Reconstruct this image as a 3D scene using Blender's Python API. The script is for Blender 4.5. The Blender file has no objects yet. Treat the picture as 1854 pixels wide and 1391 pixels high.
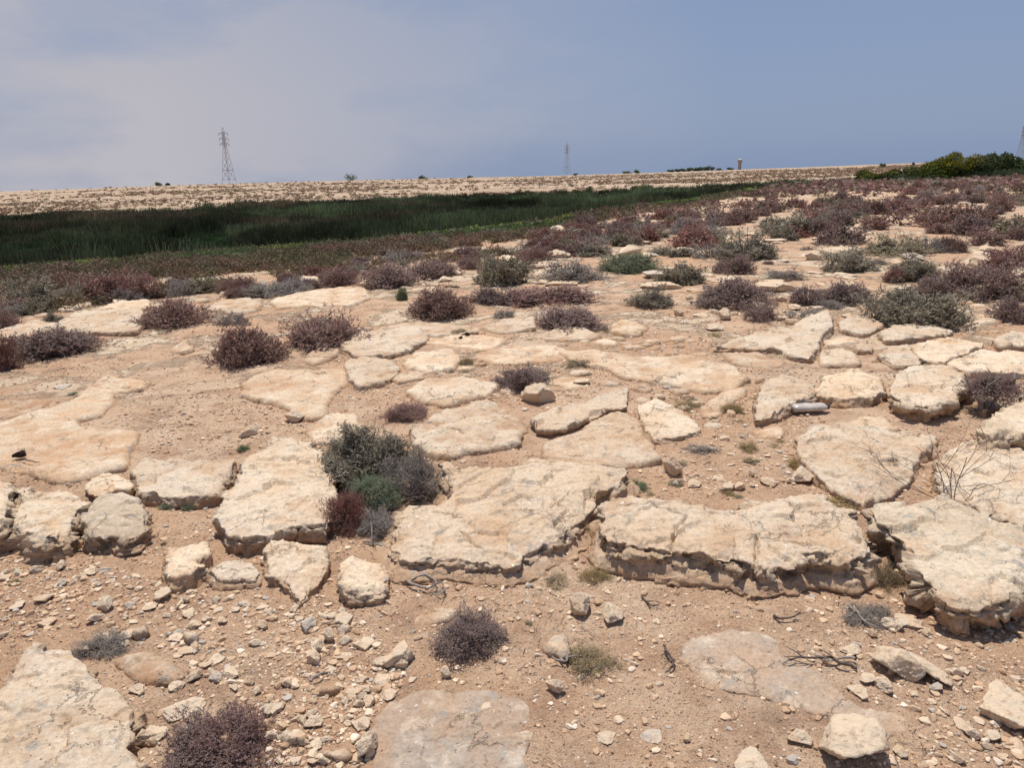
import bpy, math, random
import numpy as np
from mathutils import Matrix, Vector

SC = bpy.context.scene
COL = SC.collection
rnd = random.Random(7)
RG = np.random.default_rng(11)

# ------------------------------------------------------------------ camera
W0, H0, F0 = 1854.0, 1391.0, 1339.0            # size of the photograph, focal length in its pixels
CAMZ = 1.6
PITCH = math.radians(15.83)
ROLL = math.radians(1.69)
fwd = Vector((0, math.cos(PITCH), -math.sin(PITCH)))
rt0 = Vector((1, 0, 0)); up0 = rt0.cross(fwd)
rt = rt0 * math.cos(ROLL) - up0 * math.sin(ROLL)
up = up0 * math.cos(ROLL) + rt0 * math.sin(ROLL)
cam_d = bpy.data.cameras.new('camera')
cam = bpy.data.objects.new('camera', cam_d); COL.objects.link(cam)
cam.matrix_world = Matrix(((rt.x, up.x, -fwd.x, 0), (rt.y, up.y, -fwd.y, 0), (rt.z, up.z, -fwd.z, CAMZ), (0, 0, 0, 1)))
cam_d.sensor_width = 36.0
cam_d.lens = 36.0 * F0 / W0
cam_d.clip_start = 0.05
cam_d.clip_end = 20000
SC.camera = cam
RT, UP, FW = (np.array(v) for v in (rt, up, fwd))

# ------------------------------------------------------------------ world and sun
SUN_EL, SUN_AZ = math.radians(75), math.radians(-16)     # azimuth measured from +Y towards +X
sun_dir = Vector((math.sin(SUN_AZ) * math.cos(SUN_EL), math.cos(SUN_AZ) * math.cos(SUN_EL), math.sin(SUN_EL)))
sl = bpy.data.lights.new('sun', 'SUN'); sl.energy = 4.25; sl.angle = math.radians(0.55); sl.color = (1.0, 0.95, 0.87)
so = bpy.data.objects.new('sun', sl); COL.objects.link(so)
so.rotation_euler = (-sun_dir).to_track_quat('-Z', 'Y').to_euler()
wd = bpy.data.worlds.new('World'); SC.world = wd; wd.use_nodes = True
wt = wd.node_tree; wt.nodes.clear()
def wn(t, **k):
    n = wt.nodes.new(t)
    for a, v in k.items(): setattr(n, a, v)
    return n
sky = wn('ShaderNodeTexSky', sky_type='NISHITA', sun_disc=False, sun_elevation=SUN_EL, sun_rotation=SUN_AZ,
         altitude=0.0, air_density=1.0, dust_density=2.2, ozone_density=2.0)
geo = wn('ShaderNodeTexCoord')
sep = wn('ShaderNodeSeparateXYZ'); wt.links.new(geo.outputs['Generated'], sep.inputs[0])
def wmath(op, a, b=None, clamp=False):
    n = wn('ShaderNodeMath', operation=op, use_clamp=clamp)
    for i, v in enumerate((a, b)):
        if v is None: continue
        if isinstance(v, (int, float)): n.inputs[i].default_value = v
        else: wt.links.new(v, n.inputs[i])
    return n.outputs[0]
# thin high veil of cloud over the left half of the view, stretched sideways
mp = wn('ShaderNodeMapping'); wt.links.new(geo.outputs['Generated'], mp.inputs['Vector'])
mp.inputs['Scale'].default_value = (1.0, 1.0, 3.2); mp.inputs['Rotation'].default_value = (0.15, 0.12, 0)
nz = wn('ShaderNodeTexNoise'); nz.inputs['Scale'].default_value = 2.1; nz.inputs['Detail'].default_value = 7; nz.inputs['Roughness'].default_value = 0.55
wt.links.new(mp.outputs[0], nz.inputs['Vector'])
left = wmath('MULTIPLY_ADD', sep.outputs['X'], -1.5, True); left.node.inputs[2].default_value = 0.40
nn = wmath('SUBTRACT', nz.outputs['Fac'], 0.30); nn = wmath('MULTIPLY', nn, 4.2, True)
low = wmath('SUBTRACT', 0.62, sep.outputs['Z'], True); low = wmath('MULTIPLY', low, 1.9, True)
veil = wmath('MULTIPLY', left, nn, True); veil = wmath('MULTIPLY', veil, low, True)
hs = wn('ShaderNodeMix', data_type='RGBA', blend_type='MULTIPLY'); hs.inputs['Factor'].default_value = 1
wt.links.new(sky.outputs[0], hs.inputs['A']); hs.inputs['B'].default_value = (0.78, 0.66, 0.60, 1)
clampn = wn('ShaderNodeMix', data_type='RGBA')       # dusty air evens the clear sky out
wt.links.new(hs.outputs['Result'], clampn.inputs['A']); clampn.inputs['Factor'].default_value = 0.72
zr = wn('ShaderNodeMapRange'); wt.links.new(sep.outputs['Z'], zr.inputs[0]); zr.inputs[1].default_value = 0; zr.inputs[2].default_value = 0.5
dz = wn('ShaderNodeMix', data_type='RGBA'); wt.links.new(zr.outputs[0], dz.inputs['Factor'])
dz.inputs['A'].default_value = (2.85, 3.9, 6.05, 1); dz.inputs['B'].default_value = (2.1, 3.05, 5.3, 1)
wt.links.new(dz.outputs['Result'], clampn.inputs['B'])
mx = wn('ShaderNodeMix', data_type='RGBA'); wt.links.new(veil, mx.inputs['Factor'])
wt.links.new(clampn.outputs['Result'], mx.inputs['A']); mx.inputs['B'].default_value = (4.9, 4.8, 5.3, 1)
bg = wn('ShaderNodeBackground'); bg.inputs['Strength'].default_value = 0.092
wt.links.new(mx.outputs['Result'], bg.inputs[0])
ow = wn('ShaderNodeOutputWorld'); wt.links.new(bg.outputs[0], ow.inputs[0])
SC.view_settings.view_transform = 'Standard'; SC.view_settings.look = 'None'
SC.view_settings.exposure = 0.12; SC.view_settings.gamma = 1.0
SC.cycles.max_bounces = 5; SC.cycles.diffuse_bounces = 3; SC.cycles.transparent_max_bounces = 8

# ------------------------------------------------------------------ noise and projection
def _h(ix, iy, iz, s):
    n = (ix.astype(np.int64) * 73856093) ^ (iy.astype(np.int64) * 19349663) ^ (iz.astype(np.int64) * 83492791) ^ (s * 2654435761)
    n = (n ^ (n >> 13)) * 1274126177
    n = (n ^ (n >> 16)) & 0xFFFFFF
    return n / 8388607.5 - 1.0
def vn3(p, s=0):
    i = np.floor(p).astype(np.int64); f = p - i; f = f * f * f * (f * (f * 6 - 15) + 10)
    x, y, z = i[:, 0], i[:, 1], i[:, 2]; fx, fy, fz = f[:, 0], f[:, 1], f[:, 2]
    def L(a, b, t): return a + (b - a) * t
    return L(L(L(_h(x, y, z, s), _h(x+1, y, z, s), fx), L(_h(x, y+1, z, s), _h(x+1, y+1, z, s), fx), fy),
             L(L(_h(x, y, z+1, s), _h(x+1, y, z+1, s), fx), L(_h(x, y+1, z+1, s), _h(x+1, y+1, z+1, s), fx), fy), fz)
def vn2(x, y, s=0):
    ix = np.floor(x).astype(np.int64); iy = np.floor(y).astype(np.int64); fx = x - ix; fy = y - iy
    fx = fx*fx*(3-2*fx); fy = fy*fy*(3-2*fy); z = np.zeros_like(ix)
    a, b, c, d = _h(ix, iy, z, s), _h(ix+1, iy, z, s), _h(ix, iy+1, z, s), _h(ix+1, iy+1, z, s)
    return a + (b-a)*fx + (c-a)*fy + (a-b-c+d)*fx*fy
def fbm3(p, o=4, s=0, g=0.5):
    r = 0; a = 1.0; t = 0
    for k in range(o): r = r + a * vn3(p * (2.03**k) + 17.3*k, s + k); t += a; a *= g
    return r / t
def fbm2(x, y, o=4, s=0, g=0.5):
    r = 0; a = 1.0; t = 0
    for k in range(o): r = r + a * vn2(x * (2.03**k) + 17.3*k, y * (2.03**k) + 5.1*k, s + k); t += a; a *= g
    return r / t
def smooth(a, b, x):
    t = np.clip((x - a) / (b - a), 0, 1); return t*t*(3-2*t)
def ray(px, py):
    px = np.asarray(px, float); py = np.asarray(py, float)
    return FW + ((px - W0/2)/F0)[..., None] * RT + ((H0/2 - py)/F0)[..., None] * UP
def dist_at(px, py, z):
    d = ray(px, py); k = (z - CAMZ) / d[..., 2]; return k * np.hypot(d[..., 0], d[..., 1])
def z_at(px, py, D):
    d = ray(px, py); return CAMZ + d[..., 2] / np.hypot(d[..., 0], d[..., 1]) * D
def project(P):
    P = np.asarray(P, float) - np.array([0, 0, CAMZ]); w = P @ FW
    return W0/2 + F0 * (P @ RT) / w, H0/2 - F0 * (P @ UP) / w

# ------------------------------------------------------------------ lie of the land: plateau edge, marsh, far slope
VZ = -2.5
kx  = np.array([0, 300, 640, 900, 1000, 1250, 1500])
rim = dist_at(kx, np.array([543, 506, 474, 442, 428, 374, 336]), 0.0)
nea = dist_at(kx, np.array([505, 482, 452, 422, 408, 376, 338]), VZ)
faR = dist_at(kx, np.array([403, 385, 370, 360, 356, 343, 331]), VZ)
skD = np.array([520, 520, 560, 640, 700, 800, 860.])
skz = z_at(kx, np.array([347, 336, 326.5, 320.5, 318.5, 310.5, 301]), skD)
kaz = np.arctan2(ray(kx, np.full(7, 400.))[:, 0], ray(kx, np.full(7, 400.))[:, 1])
kx2 = np.array([1650, 1854]); a2 = np.arctan2(ray(kx2, np.full(2, 330.))[:, 0], ray(kx2, np.full(2, 330.))[:, 1])
KAZ = np.concatenate([[-1.6], kaz, a2, [1.6]])
def ext(a, b): return np.concatenate([[a[0]], a, b, [b[-1]]])
RIM = ext(rim, [62, 70]); NEA = ext(np.maximum(nea, rim + 12), [112, 125]); FAR = ext(faR, [150, 152])
SKD = ext(skD, [900, 900]); SKZ = ext(skz, list(z_at(kx2, np.array([295.5, 291.0]), np.array([900., 900.]))))
VAL = np.array([VZ]*8 + [-1.6, -1.2, -1.2])
def knots(az):
    return [np.interp(az, KAZ, a) for a in (RIM, NEA, FAR, SKD, SKZ, VAL)]
def height_pol(az, r):
    R, N, Fa, SD, SZ, V = knots(az)
    z = V * smooth(R, N, r) ** 1.15
    t = np.clip((r - Fa) / (SD - Fa), 0, 1)
    z = np.where(r > Fa, V + (SZ - V) * (t ** 0.9), z)
    z = np.where(r > SD, SZ - 0.0035 * (r - SD), z)
    return z
def height(x, y):
    x = np.asarray(x, float); y = np.asarray(y, float)
    r = np.hypot(x, y); az = np.arctan2(x, y)
    az = np.clip(az, -1.6, 1.6)
    z = height_pol(az, r)
    z = z + 0.06 * smooth(4, 14, r) * fbm2(x * .22, y * .22, 3, 5) + 0.22 * smooth(25, 120, r) * fbm2(x * .035, y * .035, 3, 9)
    return z
def micro(x, y):
    r = np.hypot(x, y); f = 1 - smooth(15, 40, r)
    return f * (0.022 * fbm2(x*1.6, y*1.6, 3, 21) + 0.010 * fbm2(x*7, y*7, 3, 31) + 0.006 * fbm2(x*30, y*30, 3, 41) * (1 - smooth(5, 9, r)))
_rr = np.concatenate([np.arange(0.8, 12, 0.02), np.arange(12, 60, .1), np.arange(60, 1300, 1.0)])
def hit(px, py):
    d = ray(px, py); hx = math.hypot(d[0], d[1]); ux, uy = d[0]/hx, d[1]/hx
    zz = CAMZ + d[2]/hx * _rr - height(ux*_rr, uy*_rr)
    k = np.argmax(zz < 0)
    if zz[k] >= 0: k = len(_rr) - 1
    k = max(k, 1); t = zz[k-1] / (zz[k-1] - zz[k] + 1e-9); r = _rr[k-1] + (_rr[k]-_rr[k-1]) * min(max(t, 0), 1)
    return np.array([ux*r, uy*r, float(height(ux*r, uy*r))])
def on_plane(px, py, z):
    d = ray(px, py); k = (z - CAMZ) / d[..., 2]
    return (k[..., None] * d)[..., :2]

# ------------------------------------------------------------------ objects
def mesh_from(name, V, Fc, cols=None, rn=None, smooth_on=True, extra=None):
    V = np.asarray(V, np.float32); Fc = np.asarray(Fc, np.int32); n = Fc.shape[1]
    me = bpy.data.meshes.new(name)
    me.vertices.add(len(V)); me.vertices.foreach_set('co', V.ravel())
    me.loops.add(Fc.size); me.loops.foreach_set('vertex_index', Fc.ravel())
    me.polygons.add(len(Fc)); me.polygons.foreach_set('loop_start', np.arange(0, Fc.size, n, dtype=np.int32))
    me.polygons.foreach_set('loop_total', np.full(len(Fc), n, np.int32))
    me.polygons.foreach_set('use_smooth', np.full(len(Fc), smooth_on, bool))
    me.update(calc_edges=True)
    if cols is not None:
        a = me.attributes.new('col', 'FLOAT_COLOR', 'POINT')
        c = np.ones((len(V), 4), np.float32); c[:, :3] = cols; a.data.foreach_set('color', c.ravel())
    if rn is not None:
        a = me.attributes.new('rnd', 'FLOAT', 'POINT'); a.data.foreach_set('value', np.asarray(rn, np.float32))
    for k, v in (extra or {}).items():
        a = me.attributes.new(k, 'FLOAT', 'POINT'); a.data.foreach_set('value', np.asarray(v, np.float32))
    return me
def link(name, me, mat=None, parent=None, loc=None):
    if mat is not None and not me.materials: me.materials.append(mat)
    o = bpy.data.objects.new(name, me); COL.objects.link(o)
    if parent is not None: o.parent = parent
    if loc is not None: o.location = loc
    return o
def tag(o, label=None, cat=None, group=None, kind=None):
    if label: o['label'] = label
    if cat: o['category'] = cat
    if group: o['group'] = group
    if kind: o['kind'] = kind
    return o
def empty(name, loc=(0, 0, 0), rz=0.0, sc=None):
    o = bpy.data.objects.new(name, None); COL.objects.link(o)
    o.location = loc; o.rotation_euler = (0, 0, rz); o.empty_display_size = 0.1
    if sc is not None: o.scale = sc
    return o
class MB:
    """collects pieces with four-sided faces (triangles repeat a corner elsewhere: kept apart)"""
    def __init__(s): s.V = []; s.Q = []; s.n = 0
    def add(s, V, Q):
        s.V.append(np.asarray(V, float)); s.Q.append(np.asarray(Q) + s.n); s.n += len(V)
    def tube(s, pts, rad, k=4, cap=True):
        pts = np.asarray(pts, float); n = len(pts); rad = np.broadcast_to(np.asarray(rad, float), (n,))
        t = np.gradient(pts, axis=0); t /= np.linalg.norm(t, axis=1)[:, None] + 1e-9
        ref = np.array([0, 0, 1.]) if abs(t[0][2]) < .9 else np.array([1., 0, 0])
        a = np.cross(t, ref); a /= np.linalg.norm(a, axis=1)[:, None] + 1e-9; b = np.cross(t, a)
        an = np.arange(k) * 2*np.pi/k
        V = (pts[:, None] + rad[:, None, None] * (a[:, None]*np.cos(an)[None, :, None] + b[:, None]*np.sin(an)[None, :, None])).reshape(-1, 3)
        i = np.arange(n-1)[:, None]*k; j = np.arange(k)[None]; j2 = (j+1) % k
        Q = np.stack([i+j, i+j2, i+k+j2, i+k+j], -1).reshape(-1, 4)
        s.add(V, Q)
        if cap and k == 4: s.Q.append(np.array([[s.n-4, s.n-3, s.n-2, s.n-1], [s.n-len(V)+3, s.n-len(V)+2, s.n-len(V)+1, s.n-len(V)]]))
    def box(s, c, h):
        c = np.asarray(c, float); h = np.asarray(h, float)
        v = np.array([[x, y, z] for z in (-1, 1) for y in (-1, 1) for x in (-1, 1)]) * h + c
        s.add(v, [[0,2,3,1],[4,5,7,6],[0,1,5,4],[2,6,7,3],[0,4,6,2],[1,3,7,5]])
    def bar(s, a, b, r): s.tube([a, b], r, 4)
    def lathe(s, prof, k=24, c=(0, 0, 0)):
        prof = np.asarray(prof, float); an = np.arange(k)*2*np.pi/k
        V = np.stack([prof[:, None, 0]*np.cos(an), prof[:, None, 0]*np.sin(an), np.broadcast_to(prof[:, None, 1], (len(prof), k))], -1).reshape(-1, 3) + np.array(c)
        i = np.arange(len(prof)-1)[:, None]*k; j = np.arange(k)[None]; j2 = (j+1) % k
        s.add(V, np.stack([i+j, i+j2, i+k+j2, i+k+j], -1).reshape(-1, 4))
    def build(s, name, mat, parent=None, loc=None, smooth_on=False):
        return link(name, mesh_from(name, np.concatenate(s.V), np.concatenate(s.Q), smooth_on=smooth_on), mat, parent, loc)

# ------------------------------------------------------------------ materials
class MT:
    def __init__(s, name):
        s.m = bpy.data.materials.new(name); s.m.use_nodes = True; s.t = s.m.node_tree; s.t.nodes.clear()
        s.out = s.n('ShaderNodeOutputMaterial')
        s.pos = s.n('ShaderNodeNewGeometry').outputs['Position']
    def n(s, t, **k):
        n = s.t.nodes.new(t)
        for a, v in k.items(): setattr(n, a, v)
        return n
    def put(s, sock, v):
        if hasattr(v, 'is_linked'): s.t.links.new(v, sock)
        elif isinstance(v, (tuple, list)) and len(v) == 3 and sock.type == 'RGBA': sock.default_value = (*v, 1)
        else: sock.default_value = v
    def noise(s, scale, detail=6, rough=.55, vec=None, dist=0.0, out='Fac'):
        n = s.n('ShaderNodeTexNoise'); s.put(n.inputs['Vector'], vec if vec is not None else s.pos)
        n.inputs['Scale'].default_value = scale; n.inputs['Detail'].default_value = detail
        n.inputs['Roughness'].default_value = rough; n.inputs['Distortion'].default_value = dist
        return n.outputs[out]
    def vor(s, scale, feature='F1', vec=None, rand=1.0):
        n = s.n('ShaderNodeTexVoronoi', feature=feature); s.put(n.inputs['Vector'], vec if vec is not None else s.pos)
        n.inputs['Scale'].default_value = scale; n.inputs['Randomness'].default_value = rand; return n
    def mr(s, v, a, b, c=0.0, d=1.0):
        n = s.n('ShaderNodeMapRange', interpolation_type='SMOOTHSTEP'); s.put(n.inputs[0], v)
        for i, x in enumerate((a, b, c, d)): n.inputs[1+i].default_value = x
        return n.outputs[0]
    def mix(s, f, a, b, mode='MIX'):
        n = s.n('ShaderNodeMix', data_type='RGBA', blend_type=mode)
        s.put(n.inputs['Factor'], f); s.put(n.inputs['A'], a); s.put(n.inputs['B'], b); return n.outputs['Result']
    def math(s, op, a, b=0.0):
        n = s.n('ShaderNodeMath', operation=op); s.put(n.inputs[0], a); s.put(n.inputs[1], b); return n.outputs[0]
    def attr(s, name, out='Fac'):
        n = s.n('ShaderNodeAttribute', attribute_name=name); return n.outputs[out]
    def map(s, sc, vec=None):
        n = s.n('ShaderNodeMapping'); s.put(n.inputs['Vector'], vec if vec is not None else s.pos); n.inputs['Scale'].default_value = sc; return n.outputs[0]
    def bump(s, h, dist, strength=1.0, prev=None):
        n = s.n('ShaderNodeBump'); n.inputs['Strength'].default_value = strength; n.inputs['Distance'].default_value = dist
        s.put(n.inputs['Height'], h)
        if prev is not None: s.put(n.inputs['Normal'], prev)
        return n.outputs[0]
    def done(s, col, rough=.9, normal=None, spec=.2, **k):
        b = s.n('ShaderNodeBsdfPrincipled'); s.put(b.inputs['Base Color'], col); s.put(b.inputs['Roughness'], rough)
        b.inputs['Specular IOR Level'].default_value = spec
        if normal is not None: s.put(b.inputs['Normal'], normal)
        for a, v in k.items(): s.put(b.inputs[a.replace('_', ' ')], v)
        s.t.links.new(b.outputs[0], s.out.inputs[0]); return s.m

def rock_material(name, A=(.715, .57, .42), B=(.78, .675, .545), stain=(.50, .32, .20), grey=(.50, .44, .37), stainf=.85, greyf=.55):
    s = MT(name)
    big = s.noise(2.3, 5, .6); mid = s.noise(9, 8, .65, dist=.4); fine = s.noise(70, 8, .7)
    c = s.mix(s.mr(big, .38, .62), A, B)
    c = s.mix(s.math('MULTIPLY', s.mr(mid, .50, .64), .7), c, (.76, .67, .56))
    c = s.mix(s.math('MULTIPLY', s.mr(s.noise(3.4, 7, .66, vec=s.map((1, 1, 2.5))), .49, .64), stainf*.7), c, (.60, .40, .25))
    g = s.mr(s.noise(5.5, 9, .7, dist=.6), .58, .70)
    c = s.mix(s.math('MULTIPLY', g, greyf), c, grey)
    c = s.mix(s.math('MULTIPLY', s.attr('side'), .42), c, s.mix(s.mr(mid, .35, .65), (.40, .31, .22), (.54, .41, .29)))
    c = s.mix(s.math('MULTIPLY', s.attr('low'), stainf), c, stain)
    c = s.mix(s.mr(fine, .3, .7), c, s.mix(1.0, c, (.78, .73, .67), 'MULTIPLY'))
    c = s.mix(s.math('MULTIPLY', s.mr(s.noise(24, 8, .72, dist=.8), .54, .66), .5), c, (.50, .38, .26))
    c = s.mix(s.math('MULTIPLY', s.mr(s.noise(16, 9, .75, dist=1.2), .58, .66), .45), c, (.46, .42, .37))
    oi = s.n('ShaderNodeObjectInfo').outputs['Random']
    c = s.mix(s.mr(oi, 0, 1), s.mix(1.0, c, (.88, .86, .84), 'MULTIPLY'), s.mix(1.0, c, (1.05, 1.02, .97), 'MULTIPLY'))
    c = s.mix(s.math('MULTIPLY', s.mr(s.math('FRACT', s.math('MULTIPLY', oi, 9.7)), .35, 1.0), .35), c, s.mix(1.0, c, (.99, .90, .81), 'MULTIPLY'))
    wv = s.n('ShaderNodeVectorMath', operation='MULTIPLY_ADD'); s.put(wv.inputs[0], s.noise(4, 6, .7, out='Color')); wv.inputs[1].default_value = (.30, .30, .30); s.put(wv.inputs[2], s.pos)
    ck = s.n('ShaderNodeTexVoronoi', feature='DISTANCE_TO_EDGE'); s.put(ck.inputs['Vector'], wv.outputs[0]); ck.inputs['Scale'].default_value = 3.6
    crk = s.math('MULTIPLY', s.mr(ck.outputs['Distance'], .004, .016, 1, 0), s.mr(s.noise(2.6, 3), .48, .56))
    c = s.mix(s.math('MULTIPLY', crk, .42), c, (.26, .19, .13))
    pits = s.vor(55).outputs['Distance']
    pm = s.math('MULTIPLY', s.mr(pits, .0, .22, 1, 0), s.mr(s.noise(11, 3), .5, .62))
    c = s.mix(s.math('MULTIPLY', pm, .55), c, (.24, .18, .13))
    lich = s.math('MULTIPLY', s.mr(s.noise(26, 6, .7, dist=.5), .54, .62), s.mr(s.noise(3.7, 4, .6), .46, .58))
    c = s.mix(s.math('MULTIPLY', lich, .7), c, (.33, .31, .275))
    sp = s.math('MULTIPLY', s.mr(s.noise(38, 4, .6), .66, .72), .8)
    c = s.mix(sp, c, (.86, .80, .72))
    n = s.bump(s.noise(10, 6, .55), .008, 1.0)
    n = s.bump(s.noise(45, 9, .7), .009, 1.0, n)
    n = s.bump(s.math('MULTIPLY', pm, -1.0), .006, 1.0, n)
    n = s.bump(s.math('MULTIPLY', crk, -1.0), .005, 1.0, n)
    return s.done(c, s.mr(fine, .2, .8, .8, .97), n, spec=.15)
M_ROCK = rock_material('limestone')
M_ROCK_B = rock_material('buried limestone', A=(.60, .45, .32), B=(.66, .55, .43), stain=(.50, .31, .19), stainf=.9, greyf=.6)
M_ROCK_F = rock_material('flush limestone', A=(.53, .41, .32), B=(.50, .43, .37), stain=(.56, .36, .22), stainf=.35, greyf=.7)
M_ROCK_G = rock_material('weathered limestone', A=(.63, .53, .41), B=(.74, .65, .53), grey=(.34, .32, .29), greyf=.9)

def soil_material():
    s = MT('soil')
    big = s.noise(.55, 5, .6); mid = s.noise(4, 7, .6)
    c = s.mix(s.mr(big, .40, .60), (.59, .365, .22), (.66, .47, .32))
    c = s.mix(s.mr(mid, .42, .68), c, (.46, .28, .175))
    grit = s.vor(95); gm = s.mr(s.noise(26, 3), .42, .58)
    gc = s.n('ShaderNodeSeparateColor'); s.put(gc.inputs[0], grit.outputs['Color'])
    c = s.mix(s.math('MULTIPLY', s.math('MULTIPLY', s.mr(gc.outputs[0], .62, .66), s.mr(grit.outputs['Distance'], .3, .42, 1, 0)), gm), c, (.66, .50, .36))
    c = s.mix(s.math('MULTIPLY', s.math('MULTIPLY', s.mr(gc.outputs[1], .80, .84), s.mr(grit.outputs['Distance'], .25, .4, 1, 0)), .8), c, (.20, .13, .09))
    grit2 = s.vor(260); g2 = s.n('ShaderNodeSeparateColor'); s.put(g2.inputs[0], grit2.outputs['Color'])
    c = s.mix(s.math('MULTIPLY', s.mr(g2.outputs[0], .6, .9), .45), c, (.62, .46, .33))
    c = s.mix(s.math('MULTIPLY', s.mr(g2.outputs[1], .7, .95), .45), c, (.27, .16, .10))
    # dry organic litter in patches
    c = s.mix(s.math('MULTIPLY', s.mr(s.noise(1.7, 8, .72), .52, .68), .6), c, (.33, .22, .15))
    c = s.mix(s.math('MULTIPLY', s.mr(s.noise(32, 8, .75), .5, .68), .5), c, (.34, .215, .14))
    c = s.mix(s.math('MULTIPLY', s.mr(s.noise(19, 6, .7), .56, .66), .5), c, (.68, .53, .39))
    # broken pale rock showing through in the middle distance
    midw = s.attr('plateau')
    rk = s.mr(s.noise(1.1, 9, .68, dist=.5), .50, .56)
    c = s.mix(s.math('MULTIPLY', rk, midw), c, s.mix(s.mr(s.noise(6, 6), .4, .6), (.58, .44, .30), (.70, .56, .41)))
    # far slope
    fw = s.attr('farside')
    fn = s.noise(.035, 8, .62); fn2 = s.noise(.35, 8, .65, vec=s.map((.55, 1.6, 1)))
    fc = s.mix(s.mr(fn, .38, .60), (.43, .315, .21), (.34, .24, .165))
    fc = s.mix(s.mr(fn2, .50, .62), fc, (.55, .43, .31))
    fc = s.mix(s.math('MULTIPLY', s.mr(s.noise(.055, 6, .7), .50, .62), .5), fc, (.30, .21, .15))
    fc = s.mix(s.math('MULTIPLY', s.mr(s.noise(.8, 6, .7), .52, .64), .75), fc, (.30, .20, .15))
    c = s.mix(fw, c, fc)
    vw = s.attr('vale')
    vc = s.mix(s.mr(s.noise(.35, 6, .6), .42, .6), (.060, .055, .030), (.030, .042, .020))
    vc = s.mix(s.mr(s.noise(.12, 4, .6), .52, .64), vc, (.10, .065, .045))
    c = s.mix(vw, c, vc)
    n = s.bump(s.noise(9, 8, .6), .035, .9)
    n = s.bump(s.noise(55, 8, .72), .018, 1.0, n)
    n = s.bump(s.mr(grit.outputs['Distance'], 0, .5, 1, 0), .004, .8, n)
    n = s.bump(s.math('MULTIPLY', rk, midw), .10, .7, n)
    return s.done(c, .95, n, spec=.1)
M_SOIL = soil_material()

def stone_material():
    s = MT('loose stone')
    oi = s.n('ShaderNodeObjectInfo').outputs['Random']
    a = s.n('ShaderNodeAttribute', attribute_name='col').outputs['Color']
    c = s.mix(s.mr(oi, 0, 1), (.64, .46, .305), (.74, .585, .42))
    c = s.mix(s.mr(oi, .90, .94), c, (.50, .44, .38))
    c = s.mix(s.mr(s.noise(22, 7, .65), .42, .62), c, (.64, .52, .39))
    c = s.mix(s.math('MULTIPLY', s.mr(s.noise(35, 7, .7), .52, .66), .7), c, (.42, .27, .17))
    c = s.mix(s.math('MULTIPLY', s.mr(s.noise(120, 5, .7), .58, .72), .4), c, (.30, .22, .16))
    n = s.bump(s.noise(40, 9, .68), .011, 1.0); n = s.bump(s.noise(170, 6, .7), .003, 1.0, n)
    return s.done(c, .92, n, spec=.15)
M_STONE = stone_material()
def col_material(name, rough=.9, trans=0.0, bump=0, spec=.15):
    s = MT(name); c = s.n('ShaderNodeAttribute', attribute_name='col').outputs['Color']
    n = s.bump(s.noise(90, 6, .7), bump) if bump else None
    if not trans: return s.done(c, rough, n, spec=spec)
    s.done(c, rough, n, spec=spec)
    b = [x for x in s.t.nodes if x.type == 'BSDF_PRINCIPLED'][0]
    tr = s.n('ShaderNodeBsdfTranslucent'); s.put(tr.inputs[0], c); mxs = s.n('ShaderNodeMixShader'); mxs.inputs[0].default_value = trans
    s.t.links.new(b.outputs[0], mxs.inputs[1]); s.t.links.new(tr.outputs[0], mxs.inputs[2]); s.t.links.new(mxs.outputs[0], s.out.inputs[0]); return s.m
M_GRAVEL = col_material('gravel', .93, bump=.004)
M_PLANT = col_material('small plants', .85, .2)
def leaf_material(name, c0, c1, c2, trans=.12):
    s = MT(name); r = s.attr('rnd'); oi = s.n('ShaderNodeObjectInfo').outputs['Random']
    c = s.mix(s.mr(r, .0, .6), c0, c1); c = s.mix(s.mr(r, .72, .98), c, c2)
    c = s.mix(s.math('MULTIPLY', s.mr(s.noise(5.5, 3), .4, .65), .55), c, c2)
    hv = s.n('ShaderNodeHueSaturation'); s.put(hv.inputs['Color'], c)
    s.put(hv.inputs['Value'], s.mr(oi, 0, 1, .82, 1.2)); s.put(hv.inputs['Saturation'], s.mr(s.math('FRACT', s.math('MULTIPLY', oi, 7.3)), 0, 1, .8, 1.15))
    s.done(hv.outputs[0], .75, spec=.2)
    b = [x for x in s.t.nodes if x.type == 'BSDF_PRINCIPLED'][0]
    tr = s.n('ShaderNodeBsdfTranslucent'); s.put(tr.inputs[0], hv.outputs[0]); mxs = s.n('ShaderNodeMixShader'); mxs.inputs[0].default_value = trans
    s.t.links.new(b.outputs[0], mxs.inputs[1]); s.t.links.new(tr.outputs[0], mxs.inputs[2]); s.t.links.new(mxs.outputs[0], s.out.inputs[0]); return s.m
LEAF = {
 'P': leaf_material('purple saltbush leaves', (.22, .122, .105), (.30, .18, .155), (.39, .30, .25)),
 'R': leaf_material('red saltbush leaves', (.22, .095, .08), (.30, .14, .12), (.36, .26, .21)),
 'G': leaf_material('grey green saltbush leaves', (.22, .185, .115), (.32, .28, .185), (.42, .37, .27)),
 'D': leaf_material('dry grey twigs', (.20, .165, .145), (.30, .255, .225), (.42, .37, .32)),
 'N': leaf_material('fresh green leaves', (.12, .155, .085), (.20, .245, .135), (.29, .30, .19)),
 'Y': leaf_material('dry yellow leaves', (.40, .27, .12), (.52, .38, .19), (.30, .29, .11)),
 'T': leaf_material('tree leaves', (.045, .065, .02), (.08, .11, .03), (.14, .16, .045)),
 'F': leaf_material('yellow flowering leaves', (.24, .20, .03), (.36, .28, .035), (.16, .16, .03)),
}
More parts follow.
